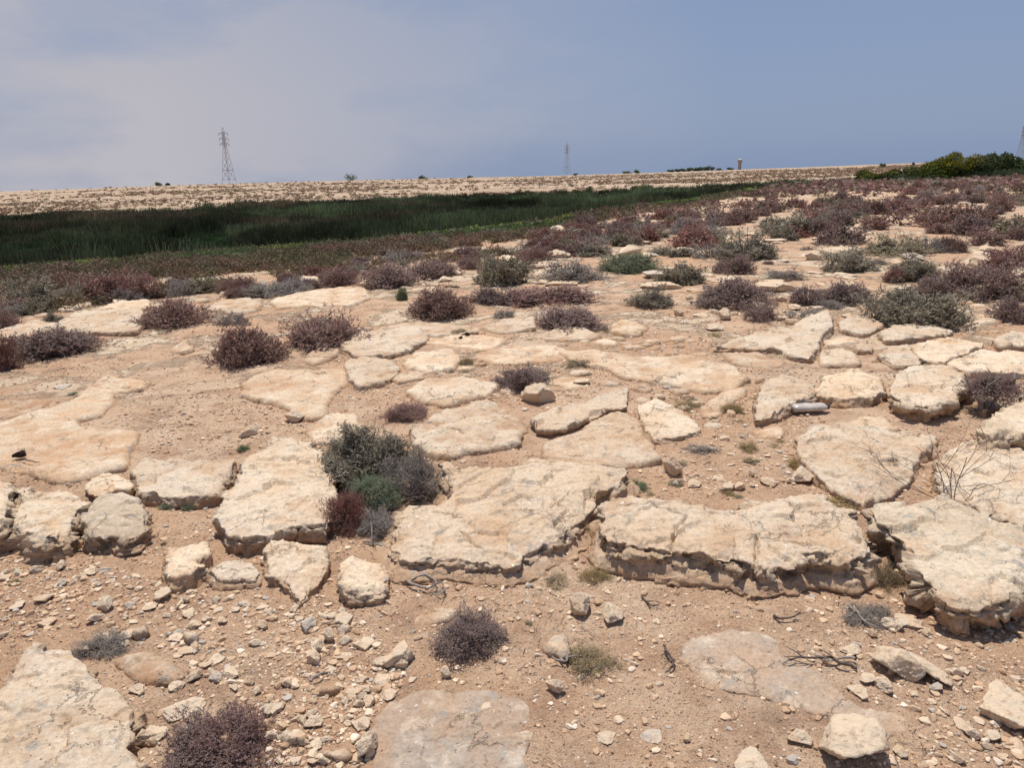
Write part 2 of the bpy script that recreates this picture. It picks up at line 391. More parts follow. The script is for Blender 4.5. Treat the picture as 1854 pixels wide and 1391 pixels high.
def plain(name, c, rough=.8, spec=.3, v=.25, sc=40, bd=0.002, **k):
    s = MT(name); n = s.noise(sc, 6, .6)
    c2 = tuple(x * (1 - v) for x in c)
    return s.done(s.mix(s.mr(n, .35, .65), c, c2), rough, s.bump(n, bd), spec=spec, **k)
M_WOOD = plain('bleached wood', (.34, .29, .25), v=.45)
M_STEM = plain('grey brown stem', (.25, .195, .165), v=.4)
M_BARK = plain('dark bark', (.13, .095, .075), v=.4)
M_TWIG = plain('dark twig', (.20, .14, .11), v=.4)
M_STEEL = plain('galvanised steel', (.40, .38, .37), .6, v=.15, sc=1)
M_STEEL_R = plain('red oxide steel', (.44, .35, .33), .6, v=.15, sc=1)
M_CONC = plain('pale concrete', (.55, .47, .40), v=.2, sc=1, bd=.01)
M_CONC_P = plain('pink render', (.37, .31, .29), v=.2, sc=1, bd=.01)

# ------------------------------------------------------------------ ground sheet
def make_ground():
    az = np.concatenate([np.linspace(-math.pi, -0.80, 44)[:-1], np.linspace(-0.80, 0.80, 760), np.linspace(0.80, math.pi, 44)[1:-1]])
    rs = [0.25, .5, .8, 1.1, 1.3]
    while rs[-1] < 9000:
        r = rs[-1]; rs.append(r + min(max(.0015 * r * r, .0035), 6 if r < 1000 else r * .2))
    rs = np.array(rs)
    A, R = np.meshgrid(az, rs); X = R*np.sin(A); Y = R*np.cos(A)
    x = X.ravel(); y = Y.ravel(); Z = height(x, y) + micro(x, y)
    V = np.stack([x, y, Z], 1); na = len(az); nr = len(rs)
    i = np.arange(nr-1)[:, None]*na; j = np.arange(na)[None]; j2 = (j+1) % na
    Q = np.stack([i+j, i+j2, i+na+j2, i+na+j], -1).reshape(-1, 4)
    V = np.concatenate([V, [[0, 0, float(height(0, .01))]]]); c = len(V)-1
    j = np.arange(0, na-1, 2); jj = np.stack([np.full(len(j), c), (j+2) % na, (j+1) % na, j], 1)
    Q = np.concatenate([Q, jj])[:, ::-1]
    r = np.hypot(V[:, 0], V[:, 1]); a = np.clip(np.arctan2(V[:, 0], V[:, 1]), -1.6, 1.6)
    Rm, Ne, Fa, SD, SZ, VV = knots(a)
    jit = fbm2(V[:, 0]*.25, V[:, 1]*.25, 3, 77) * 2.0 * smooth(8, 20, r) + fbm2(V[:, 0]*.05, V[:, 1]*.05, 3, 78) * 8 * smooth(60, 120, r)
    vale = smooth(Rm*1.0, Rm*1.22, r + jit) * (1 - smooth(Fa - 2, Fa + 3, r + jit))
    farm = smooth(Fa - 2, Fa + 3, r + jit)
    plat = smooth(5.0, 9.0, r) * (1 - farm)
    me = mesh_from('ground', V, Q, extra={'vale': vale, 'farside': farm, 'plateau': plat})
    return tag(link('ground', me, M_SOIL), kind='structure')
make_ground()

# ------------------------------------------------------------------ embedded slabs and boulders
SLABS_PX = []
def catmull(P, k=8):
    P = np.asarray(P, float); n = len(P); out = []
    for i in range(n):
        a, b, c, d = P[i-1], P[i], P[(i+1) % n], P[(i+2) % n]
        for t in np.arange(k)/k:
            out.append(.5*((2*b) + (c-a)*t + (2*a-5*b+4*c-d)*t*t + (3*b-a-3*c+d)*t**3)*.15 + .85*(b + (c-b)*t))
    return np.array(out)
def inside_poly(x, y, P):
    c = np.zeros(np.shape(x), bool); n = len(P); j = n-1
    for i in range(n):
        xi, yi = P[i]; xj, yj = P[j]
        c ^= ((yi > y) != (yj > y)) & (x < (xj-xi)*(y-yi)/(yj-yi+1e-12)+xi); j = i
    return c
def poly_sdf(p, P):
    best = np.full(len(p), 1e9); q = np.zeros_like(p)
    for i in range(len(P)):
        a = P[i]; b = P[(i+1) % len(P)]; ab = b-a; L = ab@ab + 1e-12
        t = np.clip(((p-a)@ab)/L, 0, 1); c = a + t[:, None]*ab
        d = ((p-c)**2).sum(1); m = d < best; best[m] = d[m]; q[m] = c[m]
    s = np.sqrt(best); ins = inside_poly(p[:, 0], p[:, 1], P)
    g = (p - q) / (s[:, None] + 1e-9); g[~ins] *= -1
    return np.where(ins, s, -s), g
def blur(a, r):
    for ax in (0, 1):
        for _ in range(2):
            c = np.cumsum(np.concatenate([np.repeat(np.take(a, [0], ax), r+1, ax), a, np.repeat(np.take(a, [-1], ax), r, ax)], ax), ax)
            n = a.shape[ax]; a = (np.take(c, np.arange(2*r+1, 2*r+1+n), ax) - np.take(c, np.arange(0, n), ax))/(2*r+1)
    return a
def facets(x, y, sp, seed, slope, step):
    """broken rock: every cell is its own slightly tilted plane"""
    wx = x + sp*.16*fbm2(x*3/sp, y*3/sp, 3, seed, .6); wy = y + sp*.16*fbm2(x*3/sp+9, y*3/sp, 3, seed+1, .6)
    gx, gy = np.floor(wx/sp), np.floor(wy/sp); best = np.full(len(x), 9e9); out = np.zeros(len(x)); z0 = np.zeros(len(x), np.int64)
    for i in (-1, 0, 1):
        for j in (-1, 0, 1):
            a, b = (gx+i).astype(np.int64), (gy+j).astype(np.int64)
            cx = (a+.5+.45*_h(a, b, z0, seed))*sp; cy = (b+.5+.45*_h(a, b, z0, seed+1))*sp
            d = (wx-cx)**2+(wy-cy)**2; m = d < best; best = np.where(m, d, best)
            v = step*_h(a, b, z0, seed+2) + slope*(_h(a, b, z0, seed+3)*(x-cx)+_h(a, b, z0, seed+4)*(y-cy))
            out = np.where(m, v, out)
    return out
def facets3(P, sp, seed, slope, step):
    Q = P/sp + .16*np.column_stack([fbm3(P*3/sp, 2, seed), fbm3(P*3/sp+7, 2, seed+1), fbm3(P*3/sp+3, 2, seed+2)])
    B = np.floor(Q).astype(np.int64); best = np.full(len(P), 9e9); out = np.zeros(len(P))
    for i in (-1, 0, 1):
        for j in (-1, 0, 1):
            for k in (-1, 0, 1):
                a, b, c = B[:, 0]+i, B[:, 1]+j, B[:, 2]+k
                C = np.column_stack([a+.5+.45*_h(a, b, c, seed), b+.5+.45*_h(a, b, c, seed+1), c+.5+.45*_h(a, b, c, seed+2)])
                d = ((Q-C)**2).sum(1); m = d < best; best = np.where(m, d, best); D = (Q-C)*sp
                out = np.where(m, step*_h(a, b, c, seed+3)+slope*(_h(a, b, c, seed+4)*D[:, 0]+_h(a, b, c, seed+5)*D[:, 1]+_h(a, b, c, seed+6)*D[:, 2]), out)
    return out
def block(name, XY, cen, H, zc, size, dist, under, flare, w, rel, tilt, cracks, seed, mat, label, cat, group):
    """a raised block: a closed shell with even faces all round, broken up in three dimensions"""
    if w is None: w = min(.035, .2*size)
    n = len(XY); XS = XY.copy()
    for _ in range(3): XS = (np.roll(XS, 1, 0)+XS*2+np.roll(XS, -1, 0))/4
    tg = np.roll(XS, -2, 0)-np.roll(XS, 2, 0); tg /= np.linalg.norm(tg, axis=1)[:, None]+1e-9
    area = np.sum(XS[:, 0]*np.roll(XS[:, 1], -1)-np.roll(XS[:, 0], -1)*XS[:, 1]); sg = 1 if area > 0 else -1
    nin = np.column_stack([-tg[:, 1], tg[:, 0]])*sg
    u = under if under > .03 else -(flare*H+.01)
    rows = [(u, -.07-.2*H), (u*.45, .12*H), (u*.05, .45*H), (0, .68*H), (.2*w, .88*H), (w, H)]
    V = []
    for k, (ins, z) in enumerate(rows):
        base = XY*(k/5)+XS*(1-k/5); V.append(np.column_stack([base+nin*ins-cen, np.full(n, z)]))
    V = np.concatenate(V); R = len(rows); Fc = []
    o = list(range(n)) if sg > 0 else list(range(n))[::-1]
    for k in range(R-1):
        for a, b in zip(o, o[1:]+o[:1]): Fc.append((k*n+a, k*n+b, (k+1)*n+b, (k+1)*n+a))
    Fc.append(tuple((R-1)*n+a for a in o)); Fc.append(tuple(reversed(o)))
    me = bpy.data.meshes.new('tmp'); me.from_pydata(V.tolist(), [], Fc); me.update()
    vs = max(.0042, min(.0019*dist, .03)); vs = max(vs, size/260)
    ob = bpy.data.objects.new('tmp', me); COL.objects.link(ob)
    md = ob.modifiers.new('r', 'REMESH'); md.mode = 'VOXEL'; md.voxel_size = vs; md.use_smooth_shade = True
    dg = bpy.context.evaluated_depsgraph_get(); m2 = bpy.data.meshes.new_from_object(ob.evaluated_get(dg))
    bpy.data.objects.remove(ob); bpy.data.meshes.remove(me)
    N = len(m2.vertices); P = np.empty(N*3, np.float32); m2.vertices.foreach_get('co', P); P = P.reshape(-1, 3).astype(float)
    Nn = np.empty(N*3, np.float32); m2.vertices.foreach_get('normal', Nn); Nn = Nn.reshape(-1, 3).astype(float)
    x, y = P[:, 0]+cen[0], P[:, 1]+cen[1]; zf = np.clip(P[:, 2]/H, 0, 1); up = smooth(.45, .95, P[:, 2]/H)
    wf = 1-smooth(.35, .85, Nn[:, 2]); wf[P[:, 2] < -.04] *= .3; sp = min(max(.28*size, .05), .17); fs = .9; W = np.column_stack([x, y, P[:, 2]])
    dz = H*.24*fbm2(x*2.1+seed, y*2.1, 2, seed+40)*zf+(tilt[0]*P[:, 0]+tilt[1]*P[:, 1])*zf
    dz += up*(rel*(.8*fbm2(x*2.6, y*2.6, 3, seed+11)+.35*fbm2(x*11, y*11, 4, seed+12, .6))+facets(x, y, sp, seed+60, .16*fs, .007*fs)+facets(x, y, sp*.36, seed+70, .14*fs, .0025*fs))
    lv = fbm2(x*2.6+.4*y, y*2.6, 4, seed+14, .55)*2.6; dz += up*rel*.5*(np.floor(lv)+smooth(.4, .6, lv-np.floor(lv)))
    dz -= up*rel*.35*smooth(.32, .6, fbm2(x*24, y*24, 2, seed+16))
    for cr in cracks:
        cr2 = on_plane(np.array([a for a, b in cr], float), np.array([b for a, b in cr], float), zc+H)
        dm = np.full(N, 9.); pj = np.column_stack([x, y])+.012*np.column_stack([fbm2(x*30, y*30, 3, 3), fbm2(x*30, y*30, 3, 4)])
        for a, b in zip(cr2[:-1], cr2[1:]):
            ab = b-a; tt = np.clip(((pj-a)@ab)/(ab@ab+1e-9), 0, 1); dm = np.minimum(dm, np.linalg.norm(pj-(a+tt[:, None]*ab), axis=1))
        dz -= up*min(.035, .3*H+.01)*np.exp(-(dm/.005)**2)
    e = np.zeros(N); k = wf > .03; Wk = W[k]; am = min(1.25, H/.10)
    st = fbm3(Wk*np.array([3.5, 3.5, 26.]), 3, seed+21)
    ek = .012*fbm3(Wk*np.array([12, 12, 17.]), 4, seed+20, .6)+.008*np.sign(st)*smooth(.02, .12, np.abs(st))
    ek += facets3(Wk, min(.11, .9*H+.01), seed+90, .34, .010)+facets3(Wk, .035, seed+97, .35, .003)
    ek -= .022*smooth(.18, .5, fbm3(Wk*np.array([6, 6, 11.]), 2, seed+22))
    e[k] = ek*am*wf[k]; P += Nn*e[:, None]; P[:, 2] += dz
    P += .0035*np.column_stack([fbm3(W*38, 2, seed+30), fbm3(W*38, 2, seed+31), fbm3(W*38, 2, seed+32)])
    m2.vertices.foreach_set('co', P.astype(np.float32).ravel()); m2.name = name
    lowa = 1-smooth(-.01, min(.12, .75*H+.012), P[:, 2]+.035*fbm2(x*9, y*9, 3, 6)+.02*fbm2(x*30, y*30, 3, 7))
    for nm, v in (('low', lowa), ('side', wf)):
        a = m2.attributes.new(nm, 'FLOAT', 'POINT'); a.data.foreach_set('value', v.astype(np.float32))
    m2.materials.clear(); m2.update()
    o = link(name, m2, mat or M_ROCK, None, (cen[0], cen[1], zc)); return tag(o, label, cat, group)
def slab(poly, H, label, cat='slab', name='flat_rock', mat=None, w=None, under=0.02, rel=.012, cracks=(), tilt=(0, 0), seed=None, group=None, dome=0.0, jag=.012, ledge=.5, cs=None, base=None, flare=.25):
    if .04 < H <= .1: H *= .8
    seed = seed if seed is not None else int(abs(poly[0][0])*7 + abs(poly[0][1])*13)
    P = np.asarray(poly, float); SLABS_PX.append(P)
    c = P.mean(0)
    if base is not None: zc = base
    else: g0 = hit(min(max(c[0], -200), 2050), min(c[1] + 3, 1500)); zc = g0[2]
    XY = on_plane(P[:, 0], P[:, 1], zc + H)
    XY = catmull(XY, 9); cen = XY.mean(0)
    if 560 < c[1] < 850: XY = cen + (XY-cen)*1.06
    dist = np.linalg.norm(cen); size = np.ptp(XY, axis=0).max()
    pn = np.column_stack([XY*9/max(size, .35), np.zeros(len(XY))])
    nrm = XY - cen; nrm /= np.linalg.norm(nrm, axis=1)[:, None] + 1e-9
    XY = XY + nrm * (jag * min(size, 1) * (fbm3(pn*1.6, 5, seed, .75)*4.2)[:, None])
    if H > .045: return block(name, XY, cen, H, zc, size, dist, under, flare, w, rel, tilt, cracks, seed, mat, label, cat, group)
    if w is None: w = min(.05, .25*size) if H > .06 else (min(.09, .25*size) if H < .016 else min(.035, .2*size))
    cell = cs or max(.0035, min(.0018*dist, .05))
    lo = XY.min(0) - 2*cell; hi = XY.max(0) + 2*cell
    nx = int((hi[0]-lo[0])/cell)+2; ny = int((hi[1]-lo[1])/cell)+2
    if nx*ny > 260000:
        k = math.sqrt(nx*ny/260000); cell *= k; nx = int((hi[0]-lo[0])/cell)+2; ny = int((hi[1]-lo[1])/cell)+2
    gx, gy = np.meshgrid(lo[0]+np.arange(nx)*cell, lo[1]+np.arange(ny)*cell)
    p = np.column_stack([gx.ravel(), gy.ravel()])
    s, g = poly_sdf(p, XY)
    sp = min(max(.28*size, .05), .17); s0 = s.copy()
    s = s + .10*min(size, .5)*facets(p[:, 0], p[:, 1], sp*.55, seed+50, .5, .16) * (1 - smooth(.02, .12, s))
    s0 = blur(s0.reshape(ny, nx), max(1, int(.035/cell))).ravel()
    sm = blur(s.reshape(ny, nx), max(1, int(.016/cell)))
    g1, g0_ = np.gradient(sm, cell); g = np.column_stack([g0_.ravel(), g1.ravel()]); g /= np.linalg.norm(g, axis=1)[:, None] + 1e-6
    keep = s > -1.6*cell
    wv = w*(1 + .25*fbm2(p[:, 0]*14, p[:, 1]*14, 2, seed+3)) * (1 + .9*fbm2(p[:, 0]*4, p[:, 1]*4, 2, seed+8)); wv = np.maximum(wv, .25*w)
    if under <= .03: under = -(flare*H+.01)
    t = np.clip(s/wv, 0, 1); u = under*(1+.5*fbm2(p[:, 0]*4, p[:, 1]*4, 2, seed+5))
    inset = np.interp(t, [0, .25, .5, .75, 1], [1., .3, 0, .12, 1]); ins = np.where(t <= .5, inset*u, inset*wv)
    zf = np.interp(t, [0, .25, .5, .75, .9, 1], [-.35, .28, .60, .86, .965, 1.0]) if H > .05 else np.interp(t, [0, .3, .6, 1], [-.6, .1, .65, 1.])
    inset_pos = np.where(s < wv, ins, s)
    q = p + g*((inset_pos - s) + np.clip(s-s0, -.03, .03)*smooth(.95, .1, zf)*(1-smooth(0, .06, s)))[:, None]
    x, y = q[:, 0], q[:, 1]
    sink = .05 if H <= .05 else .0
    tz = tilt[0]*(x-cen[0]) + tilt[1]*(y-cen[1])
    cap = smooth(0, 1, t)
    n1 = fbm2(x*2.6, y*2.6, 3, seed+11)
    hv = 1 + (.28*fbm2(x*2.1+seed, y*2.1, 2, seed+40) if H > .03 else 0)
    z = (H*hv + tz)*zf + .6*rel*cap*(1.3*n1 + .55*fbm2(x*11, y*11, 4, seed+12, .6)) + dome*np.clip(s, 0, .3)
    fs = .6 if H > .05 else .35
    z += cap*facets(x, y, sp, seed+60, .17*fs, .007*fs) + cap*facets(x, y, sp*.36, seed+70, .18*fs, .003*fs)
    if H <= .06: z += ((.010+.25*H)*(fbm2(x*5.5, y*5.5, 3, seed+80, .6)-.25) if H > .016 else .009*fbm2(x*5, y*5, 3, seed+80, .6))*smooth(0, .3, t)
    # worn bedding ledges
    lv = fbm2(x*3.1 + .4*y, y*3.1, 4, seed+14, .55)*3.2
    z += .55*ledge*rel*cap*(np.floor(lv) + smooth(.42, .58, lv-np.floor(lv)))*.8
    rdg = 1 - np.abs(fbm2(x*17, y*17, 3, seed+15)); z -= .2*rel*cap*smooth(.86, .99, rdg)*2
    # solution pits near the rim
    z -= rel*.4*smooth(.3, .6, fbm2(x*24, y*24, 2, seed+16))*cap
    for cr in cracks:
        cr2 = on_plane(np.array([a for a, b in cr], float), np.array([b for a, b in cr], float), zc+H)
        dm = np.full(len(x), 9.); pj = np.column_stack([x, y]) + .012*np.column_stack([fbm2(x*30, y*30, 3, 3), fbm2(x*30, y*30, 3, 4)])
        for a, b in zip(cr2[:-1], cr2[1:]):
            ab = b-a; tt = np.clip(((pj-a)@ab)/(ab@ab+1e-9), 0, 1); dm = np.minimum(dm, np.linalg.norm(pj-(a+tt[:, None]*ab), axis=1))
        z -= min(.05, .35*H+.02)*np.exp(-(dm/.006)**2)
    Z = zc + z - sink*(1-zf)*.5
    if H <= .05: Z = Z + (height(x, y) - zc) + micro(x, y)*(1. if H < .016 else .5)
    V = np.column_stack([x, y, Z])
    # rough broken walls with bedding
    wall = (1 - smooth(.55, 1, t)) * (min(H, .22)/.12)
    e = .013*fbm3(V*np.array([14, 14, 20.]), 4, seed+20, .6) + .012*np.sign(fbm3(V*np.array([5, 5, 34.]), 2, seed+21))*smooth(.05, .25, np.abs(fbm3(V*np.array([5, 5, 34.]), 2, seed+21)))
    e += .03*np.minimum(0, fbm3(V*7, 2, seed+22)+.15) + facets(V[:, 0]+V[:, 1]*.3, V[:, 2]*1.4+V[:, 1]*.5, .07, seed+90, .35, .012)
    V[:, :2] -= g*(e*wall)[:, None]
    V += (.0045*np.column_stack([fbm3(V*40, 2, seed+30), fbm3(V*40, 2, seed+31), fbm3(V*40, 2, seed+32)]))*(min(1, H/.05))
    idx = -np.ones(nx*ny, int); K = keep.reshape(ny, nx)
    a = K[:-1, :-1] & K[1:, :-1] & K[:-1, 1:] & K[1:, 1:]
    ii, jj = np.nonzero(a); b = ii*nx+jj; Q = np.column_stack([b, b+1, b+nx+1, b+nx])
    used = np.unique(Q); idx[used] = np.arange(len(used)); V = V[used]; Q = idx[Q]
    org = np.array([cen[0], cen[1], zc])
    lowa = (1 - smooth(-.01, min(.12, .8*H+.016), V[:, 2] - zc + .035*fbm2(V[:, 0]*9, V[:, 1]*9, 3, 6)))
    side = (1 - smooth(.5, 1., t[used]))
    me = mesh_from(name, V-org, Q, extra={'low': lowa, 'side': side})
    o = link(name, me, mat or M_ROCK, None, org)
    return tag(o, label, cat, group)

# ------------------------------------------------------------------ loose stones
def ico(sub):
    import bmesh
    bm = bmesh.new(); bmesh.ops.create_icosphere(bm, subdivisions=sub, radius=1)
    V = np.array([v.co[:] for v in bm.verts]); Fc = np.array([[v.index for v in f.verts] for f in bm.faces]); bm.free(); return V, Fc
def stone_shape(seed, sub=4, nplanes=11, flat=.7, rough=.05):
    r = np.random.default_rng(seed); V, Fc = ico(sub)
    N = r.normal(size=(nplanes, 3)); N /= np.linalg.norm(N, axis=1)[:, None]; D = r.uniform(.48, .86, nplanes)
    c = V @ N.T; rad = np.where(c > .05, D/np.maximum(c, .05), 9.)
    k = 75.; rad = np.minimum(-np.log(np.exp(-k*np.minimum(rad, 3)).sum(1) + math.exp(-k*1.35))/k, 1.4)
    V = V*rad[:, None]; V = V*(1 + rough*fbm3(V*2.5+seed, 4, seed, .6)[:, None] + rough*.8*fbm3(V*9+seed, 3, seed+3)[:, None])
    if sub > 3: V = V*(1+facets3(V, .5, seed+5, .2, .022)+facets3(V, .16, seed+15, .16, .006))[:, None]
    V *= np.array([1, r.uniform(.7, .95), flat*r.uniform(.8, 1.1)]); V /= np.ptp(V[:, 0])/2
    return V, Fc
STONES = []
for k in range(10):
    V, Fc = stone_shape(100+k, 5, 12+k % 5, [.8, .5, .65, .9, .4][k % 5], .045)
    me = mesh_from('stone', V, Fc); me.materials.append(M_STONE); STONES.append((me, V[:, 2].min(), V[:, 2].max()))
def stone(px, py, wpx, label, kind=0, rz=0.0, tall=1.0, deep=1.0, group=None, name='stone', cat='stone', sink=.18, tip=(0, 0), mat=None, pos=None, w=None, z0=None):
    """px, py: bottom centre on the ground, wpx: width, all in photograph pixels"""
    g = hit(px, py) if pos is None else pos
    dist = math.sqrt(g[0]**2+g[1]**2+(CAMZ-g[2])**2)
    wm = (wpx*dist/F0 if w is None else w)/2
    me, lo, hi = STONES[kind % len(STONES)]
    if mat is not None: me = me.copy(); me.materials.clear(); me.materials.append(mat)
    o = link(name, me)
    u = np.array([g[0], g[1]])/math.hypot(g[0], g[1]) * wm * .7*deep
    z = z0 if z0 is not None else g[2]+float(micro(np.array([g[0]]), np.array([g[1]]))[0])
    if pos is not None: u = u*0
    o.location = (g[0]+u[0], g[1]+u[1], z - lo*wm*tall*(1-2*sink))
    o.rotation_euler = (tip[0], tip[1], rz); o.scale = (wm, wm*deep, wm*tall)
    return tag(o, label, cat, group)

# ------------------------------------------------------------------ bushes
def bush_shape(seed, nt, nl, ll, lw, L=(.10, .20), upb=.55, lump=.3, flat=.62, inner=.45, spread=.35):
    r = np.random.default_rng(seed)
    d = r.normal(size=(nt, 3)); d[:, 2] = np.abs(d[:, 2])*.9 + .02; d /= np.linalg.norm(d, axis=1)[:, None]
    K = 30; cd = r.normal(size=(K, 3)); cd[:, 2] = np.abs(cd[:, 2])*.8+.05; cd /= np.linalg.norm(cd, axis=1)[:, None]; ck = r.integers(0, K, nt)
    cl = r.random(nt) < .8; d = np.where(cl[:, None], cd[ck]+r.normal(size=(nt, 3))*(.13 if lump > .4 else .19), d); d[:, 2] = np.abs(d[:, 2]); d /= np.linalg.norm(d, axis=1)[:, None]
    R = .5*(1 + lump*fbm3(d*2.2+seed*3.1, 2, seed) + lump*.6*fbm3(d*5+seed, 2, seed+1))*np.where(cl, r.uniform(.62, 1.12, K)[ck], .8)
    u = r.uniform(inner, 1.05, nt)**.6
    E = d*R[:, None]*u[:, None]; E[:, 2] *= 2*flat
    E[:, 2] = np.maximum(E[:, 2], .03)
    rad = d.copy(); T = rad*.6 + np.array([0, 0, upb]) + r.normal(size=(nt, 3))*spread; T /= np.linalg.norm(T, axis=1)[:, None]
    Ln = r.uniform(*L, nt); S = E - T*Ln[:, None]*.75; E2 = E + T*Ln[:, None]*.25
    S[:, 2] = np.maximum(S[:, 2], .0)
    T = E2 - S; Ln = np.linalg.norm(T, axis=1); T /= Ln[:, None]
    ref = np.where(np.abs(T[:, 2:3]) < .9, np.array([[0, 0, 1.]]), np.array([[1., 0, 0]]))
    A = np.cross(T, ref); A /= np.linalg.norm(A, axis=1)[:, None]; B = np.cross(T, A)
    t = (np.arange(nl)+r.random((nt, nl)))/nl*.9+.12
    ph = r.random((nt, nl))*6.283
    bend = r.normal(size=(nt, 3))*.10
    Pp = S[:, None]+T[:, None]*(t*Ln[:, None])[..., None] + bend[:, None]*(t*t)[..., None]*Ln[:, None, None]*2
    rd = A[:, None]*np.cos(ph)[..., None] + B[:, None]*np.sin(ph)[..., None]
    ld = T[:, None]*.75 + rd*.75 + r.normal(size=(nt, nl, 3))*.2; ld /= np.linalg.norm(ld, axis=2)[..., None]
    wd_ = np.cross(ld, rd + r.normal(size=(nt, nl, 3))*.6); wd_ /= np.linalg.norm(wd_, axis=2)[..., None]+1e-9
    l = ll*r.uniform(.6, 1.3, (nt, nl, 1)); w = lw*r.uniform(.7, 1.3, (nt, nl, 1))
    v = np.stack([Pp, Pp+ld*l*.5+wd_*w*.5, Pp+ld*l, Pp+ld*l*.5-wd_*w*.5], 2).reshape(-1, 3)
    Q = np.arange(len(v)).reshape(-1, 4)
    tr = r.random(nt); rn = np.repeat(np.clip(tr[:, None]*.7 + r.random((nt, nl))*.3, 0, 1).ravel(), 4)
    b = MB()
    # twigs
    n = nt
    tv = []
    w3 = lw*(.28 if spread < .75 else .5)
    for k in range(3):
        an = k*2.094; off = (A*math.cos(an)+B*math.sin(an))*w3; tv.append(S+off); tv.append(E2+off*.4)
    tv = np.stack(tv, 1).reshape(-1, 3); i = np.arange(n)[:, None]*6
    tq = np.concatenate([i+np.array([[0, 2, 3, 1]]), i+np.array([[2, 4, 5, 3]]), i+np.array([[4, 0, 1, 5]])])
    b.add(tv, tq)
    sel = r.choice(nt, min(nt, 60), replace=False)
    for k in sel:
        e = S[k]; m = e*.5 + np.array([0, 0, -.05*e[2]]) + r.normal(size=3)*.03; m[2] = max(m[2], .02)
        s0 = r.normal(size=3)*.02; s0[2] = -.03
        tt = np.linspace(0, 1, 5)[:, None]; pts = s0*(1-tt)**2 + 2*m*tt*(1-tt) + e*tt*tt + r.normal(size=(5, 3))*.008
        b.tube(pts, np.linspace(.010, .004, 5), 4, False)
    return v, Q, rn, np.concatenate(b.V), np.concatenate(b.Q)
PROTO = {}
def proto(kind, lod, var):
    key = (kind, lod, var)
    if key in PROTO: return PROTO[key]
    par = {'P': dict(upb=.6, spread=.5, lump=.28, L=(.05, .11)), 'R': dict(upb=.6, spread=.45, lump=.28, L=(.05, .11)), 'G': dict(upb=.45, spread=.6, lump=.5, L=(.05, .14)),
           'D': dict(upb=.45, spread=.8, lump=.5, L=(.07, .2)), 'N': dict(upb=.5, spread=.7, lump=.3, L=(.08, .2)), 'Y': dict(upb=.7, spread=.7, lump=.4, L=(.1, .22))}[kind]
    nt, nl, ll, lw = {0: (3800, 18, .0155, .0068), 1: (2100, 11, .023, .011), 2: (620, 8, .047, .022)}[lod]
    if kind == 'D': nl = nl//3; lw *= 1.1; ll *= 1.7; nt = int(nt*.45)
    if kind == 'N': ll *= 1.6; lw *= .7
    if kind == 'G': ll *= 1.15; lw *= 1.15
    if kind == 'Y': nt = nt//3; lw *= 1.3
    sd = 1000+var*17+{'P': 0, 'R': 1, 'G': 2, 'D': 3, 'N': 4, 'Y': 5}[kind]*100 + lod*7
    v, Q, rn, bv, bq = bush_shape(sd, nt, nl, ll, lw, **par)
    m1 = mesh_from('foliage', v, Q, rn=rn, smooth_on=False); m1.materials.append(LEAF[kind])
    m2 = mesh_from('branch', bv, bq); m2.materials.append(M_BARK if kind == 'N' else M_WOOD if kind == 'D' else M_STEM)
    PROTO[key] = (m1, m2, np.ptp(v[:, 0]), v[:, 2].max()); return PROTO[key]
BUSHES_PX = []
NAMES = {'P': 'saltbush', 'R': 'saltbush', 'G': 'saltbush', 'D': 'dry_shrub', 'N': 'green_shrub', 'Y': 'dry_weed'}
def bush(kind, px, py, wpx, hpx, label, var=None, group=None, lod=None, name=None, cat=None, zoff=0.0, yaw=None, pos=None, wm=None, hm=None):
    """px, py: foot of the bush; wpx, hpx: its width and height in photograph pixels"""
    g = hit(px, py) if pos is None else np.array(pos)
    dist = math.sqrt(g[0]**2+g[1]**2+(CAMZ-g[2])**2)
    if wm is None: wm = wpx*dist/F0
    D = math.hypot(g[0], g[1]); el = math.atan2(CAMZ-g[2], D)
    var = rnd.randrange(4) if var is None else var
    lod = (0 if dist < 5.5 else 1 if dist < 16 else 2) if lod is None else lod
    m1, m2, pw, ph = proto(kind, lod, var)
    s = wm/pw*1.21
    if pos is None:
        # apparent height = height seen from above at this slope plus the depth of the footprint
        dep = wm*.8
        if hm is None: hm = max((hpx*dist/F0 - dep*.5*math.sin(el)*1.0)/math.cos(el), .2*wm)
        push = dep*.42; u = g[:2]/D
        g = np.array([g[0]+u[0]*push, g[1]+u[1]*push, 0]); g[2] = float(height(g[0], g[1]))
    hm *= .9
    o = empty(name or NAMES[kind], (g[0], g[1], g[2]-.01+zoff), rnd.uniform(0, 6.28) if yaw is None else yaw, (s, s, hm/ph))
    link('foliage', m1, None, o); link('branch', m2, None, o)
    if px is not None: BUSHES_PX.append((px, py-hpx/2, wpx/2, hpx/2))
    return tag(o, label, cat or {'D': 'dry shrub', 'N': 'green shrub', 'Y': 'weed'}.get(kind, 'shrub'), group)

